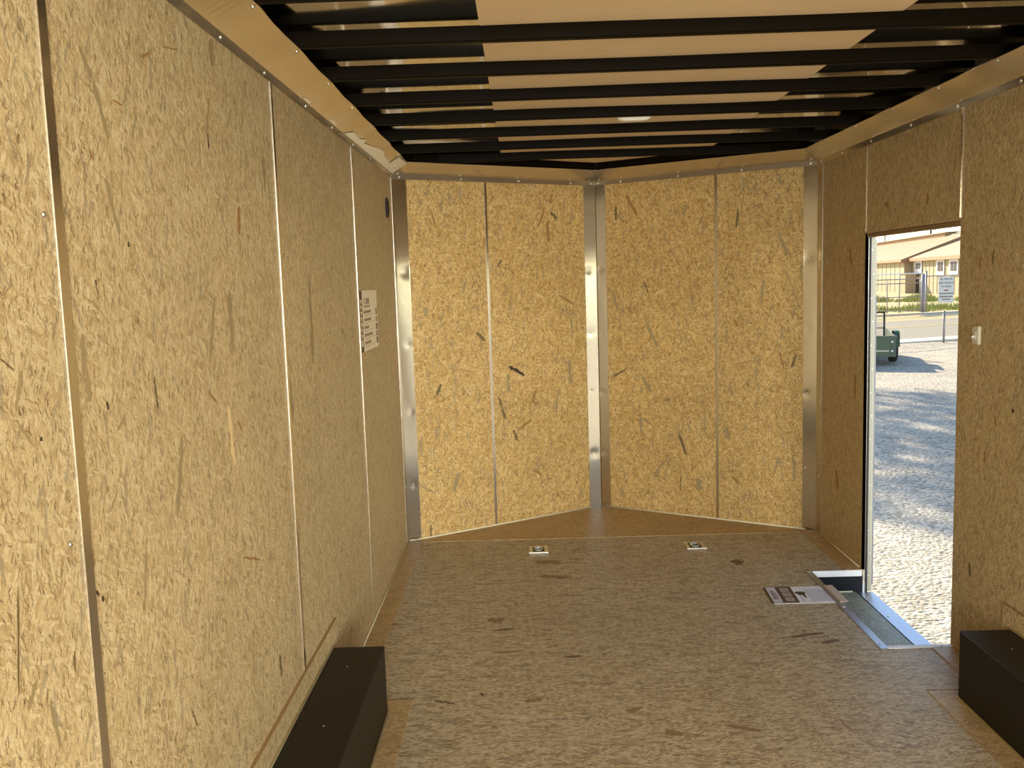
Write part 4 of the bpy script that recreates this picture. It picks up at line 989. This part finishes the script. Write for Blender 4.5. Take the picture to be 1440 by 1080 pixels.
for x0_, x1_ in ((.004, .10), (-wid - .10, -wid - .004)):
    mb = MB(FT_)
    secs = []
    for (y, z) in ((.30, .36), (.38, .56), (.52, .66), (1.06, .66), (1.20, .56), (1.28, .36)):
        secs.append([(x0_ if x0_ > 0 else x0_, y, z), (x1_, y, z), (x1_, y, z + .015), (x0_, y, z + .015)])
    mb.loft(secs); mb.box((x1_ - .01 if x0_ > 0 else x0_, .34, .42), (x1_ if x0_ > 0 else x0_ + .01, 1.24, .655)); mb.obj('fender', 'green', ut)
    xc0 = -.10 if x0_ > 0 else -wid - .095; xc1 = xc0 + .195
    mb = MB(FT_); secs = []
    for (dx, r) in ((0, .19), (.02, .255), (.05, .275), (xc1 - xc0 - .05, .275), (xc1 - xc0 - .02, .255), (xc1 - xc0, .19)):
        secs.append([(xc0 + dx, .79 + r * math.cos(a), .275 + r * math.sin(a)) for a in [2 * math.pi * k / 24 for k in range(24)]])
    mb.loft(secs, smooth=True); w_ = mb.obj('wheel', 'tyre', ut)
    mb = MB(FT_); mb.cyl((xc0 - .004, .79, .275), (xc1 + .004, .79, .275), .13, 16); o = mb.obj('rim', 'sign', w_)
mb = MB(FT_)
for x in (-wid + .02, -.07): mb.box((x - .02, ln_ - .6, .3), (x + .02, ln_ - .56, 1.0))
mb.box((-wid, ln_ - .6, .97), (-.05, ln_ - .56, 1.01)); mb.box((-wid, ln_ - .6, .62), (-.05, ln_ - .57, .64)); rk = mb.obj('front_rack', 'black', ut)
mb = MB(FT_ @ Matrix.Translation((0, ln_ - .58, 0))); chain(mb, -wid + .02, -.07, .3, .98, .05, .003); mb.obj('rack_mesh', 'galv', rk, fix=False)
mb = MB(FT_); mb.cyl((-wid / 2 - .5, ln_, .3), (-wid / 2, ln_ + 1.1, .32), .035, 8); mb.cyl((-wid / 2 + .5, ln_, .3), (-wid / 2, ln_ + 1.1, .32), .035, 8); mb.cyl((-wid / 2, ln_ + 1.0, 0), (-wid / 2, ln_ + 1.0, .5), .03, 8); mb.obj('drawbar', 'green_dark', ut)

# tree ahead of the trailer whose crown throws the broken shade on the gravel
def tree(loc, h, rx, rz, n, label, seed):
    t = thing('shade_tree', label, 'tree', loc); r = random.Random(seed)
    mb = MB(); x, y, z = loc
    mb.cyl((x, y, z), (x + .1, y, z + h * .7), .16, 10, r2=.09)
    for k in range(7):
        a = k * .9; mb.cyl((x + .08, y, z + h * .6), (x + rx * .6 * math.cos(a), y + rx * .6 * math.sin(a), z + h + rz * .3 * math.sin(k)), .05, 6, r2=.02)
    mb.obj('trunk', 'bark', t)
    mb = MB()
    for _ in range(n):
        while True:
            p = Vector((r.uniform(-1, 1), r.uniform(-1, 1), r.uniform(-1, 1)))
            if p.length < 1: break
        c = Vector((x + p.x * rx, y + p.y * rx, z + h + p.z * rz)); s = r.uniform(.10, .22)
        a, b_ = Vector((r.uniform(-1, 1), r.uniform(-1, 1), r.uniform(-.5, .5))).normalized(), Vector((r.uniform(-1, 1), r.uniform(-1, 1), r.uniform(-1, 1))).normalized()
        mb.face([c - a * s, c - b_ * s * .45, c + a * s, c + b_ * s * .45])
    mb.obj('crown', 'leaf', t, fix=False)
tree((2.2, 26.0, GND), 7.3, 3.6, 1.7, 4300, 'broad leafy tree standing ahead of the trailer, its shade broken across the gravel', 11)
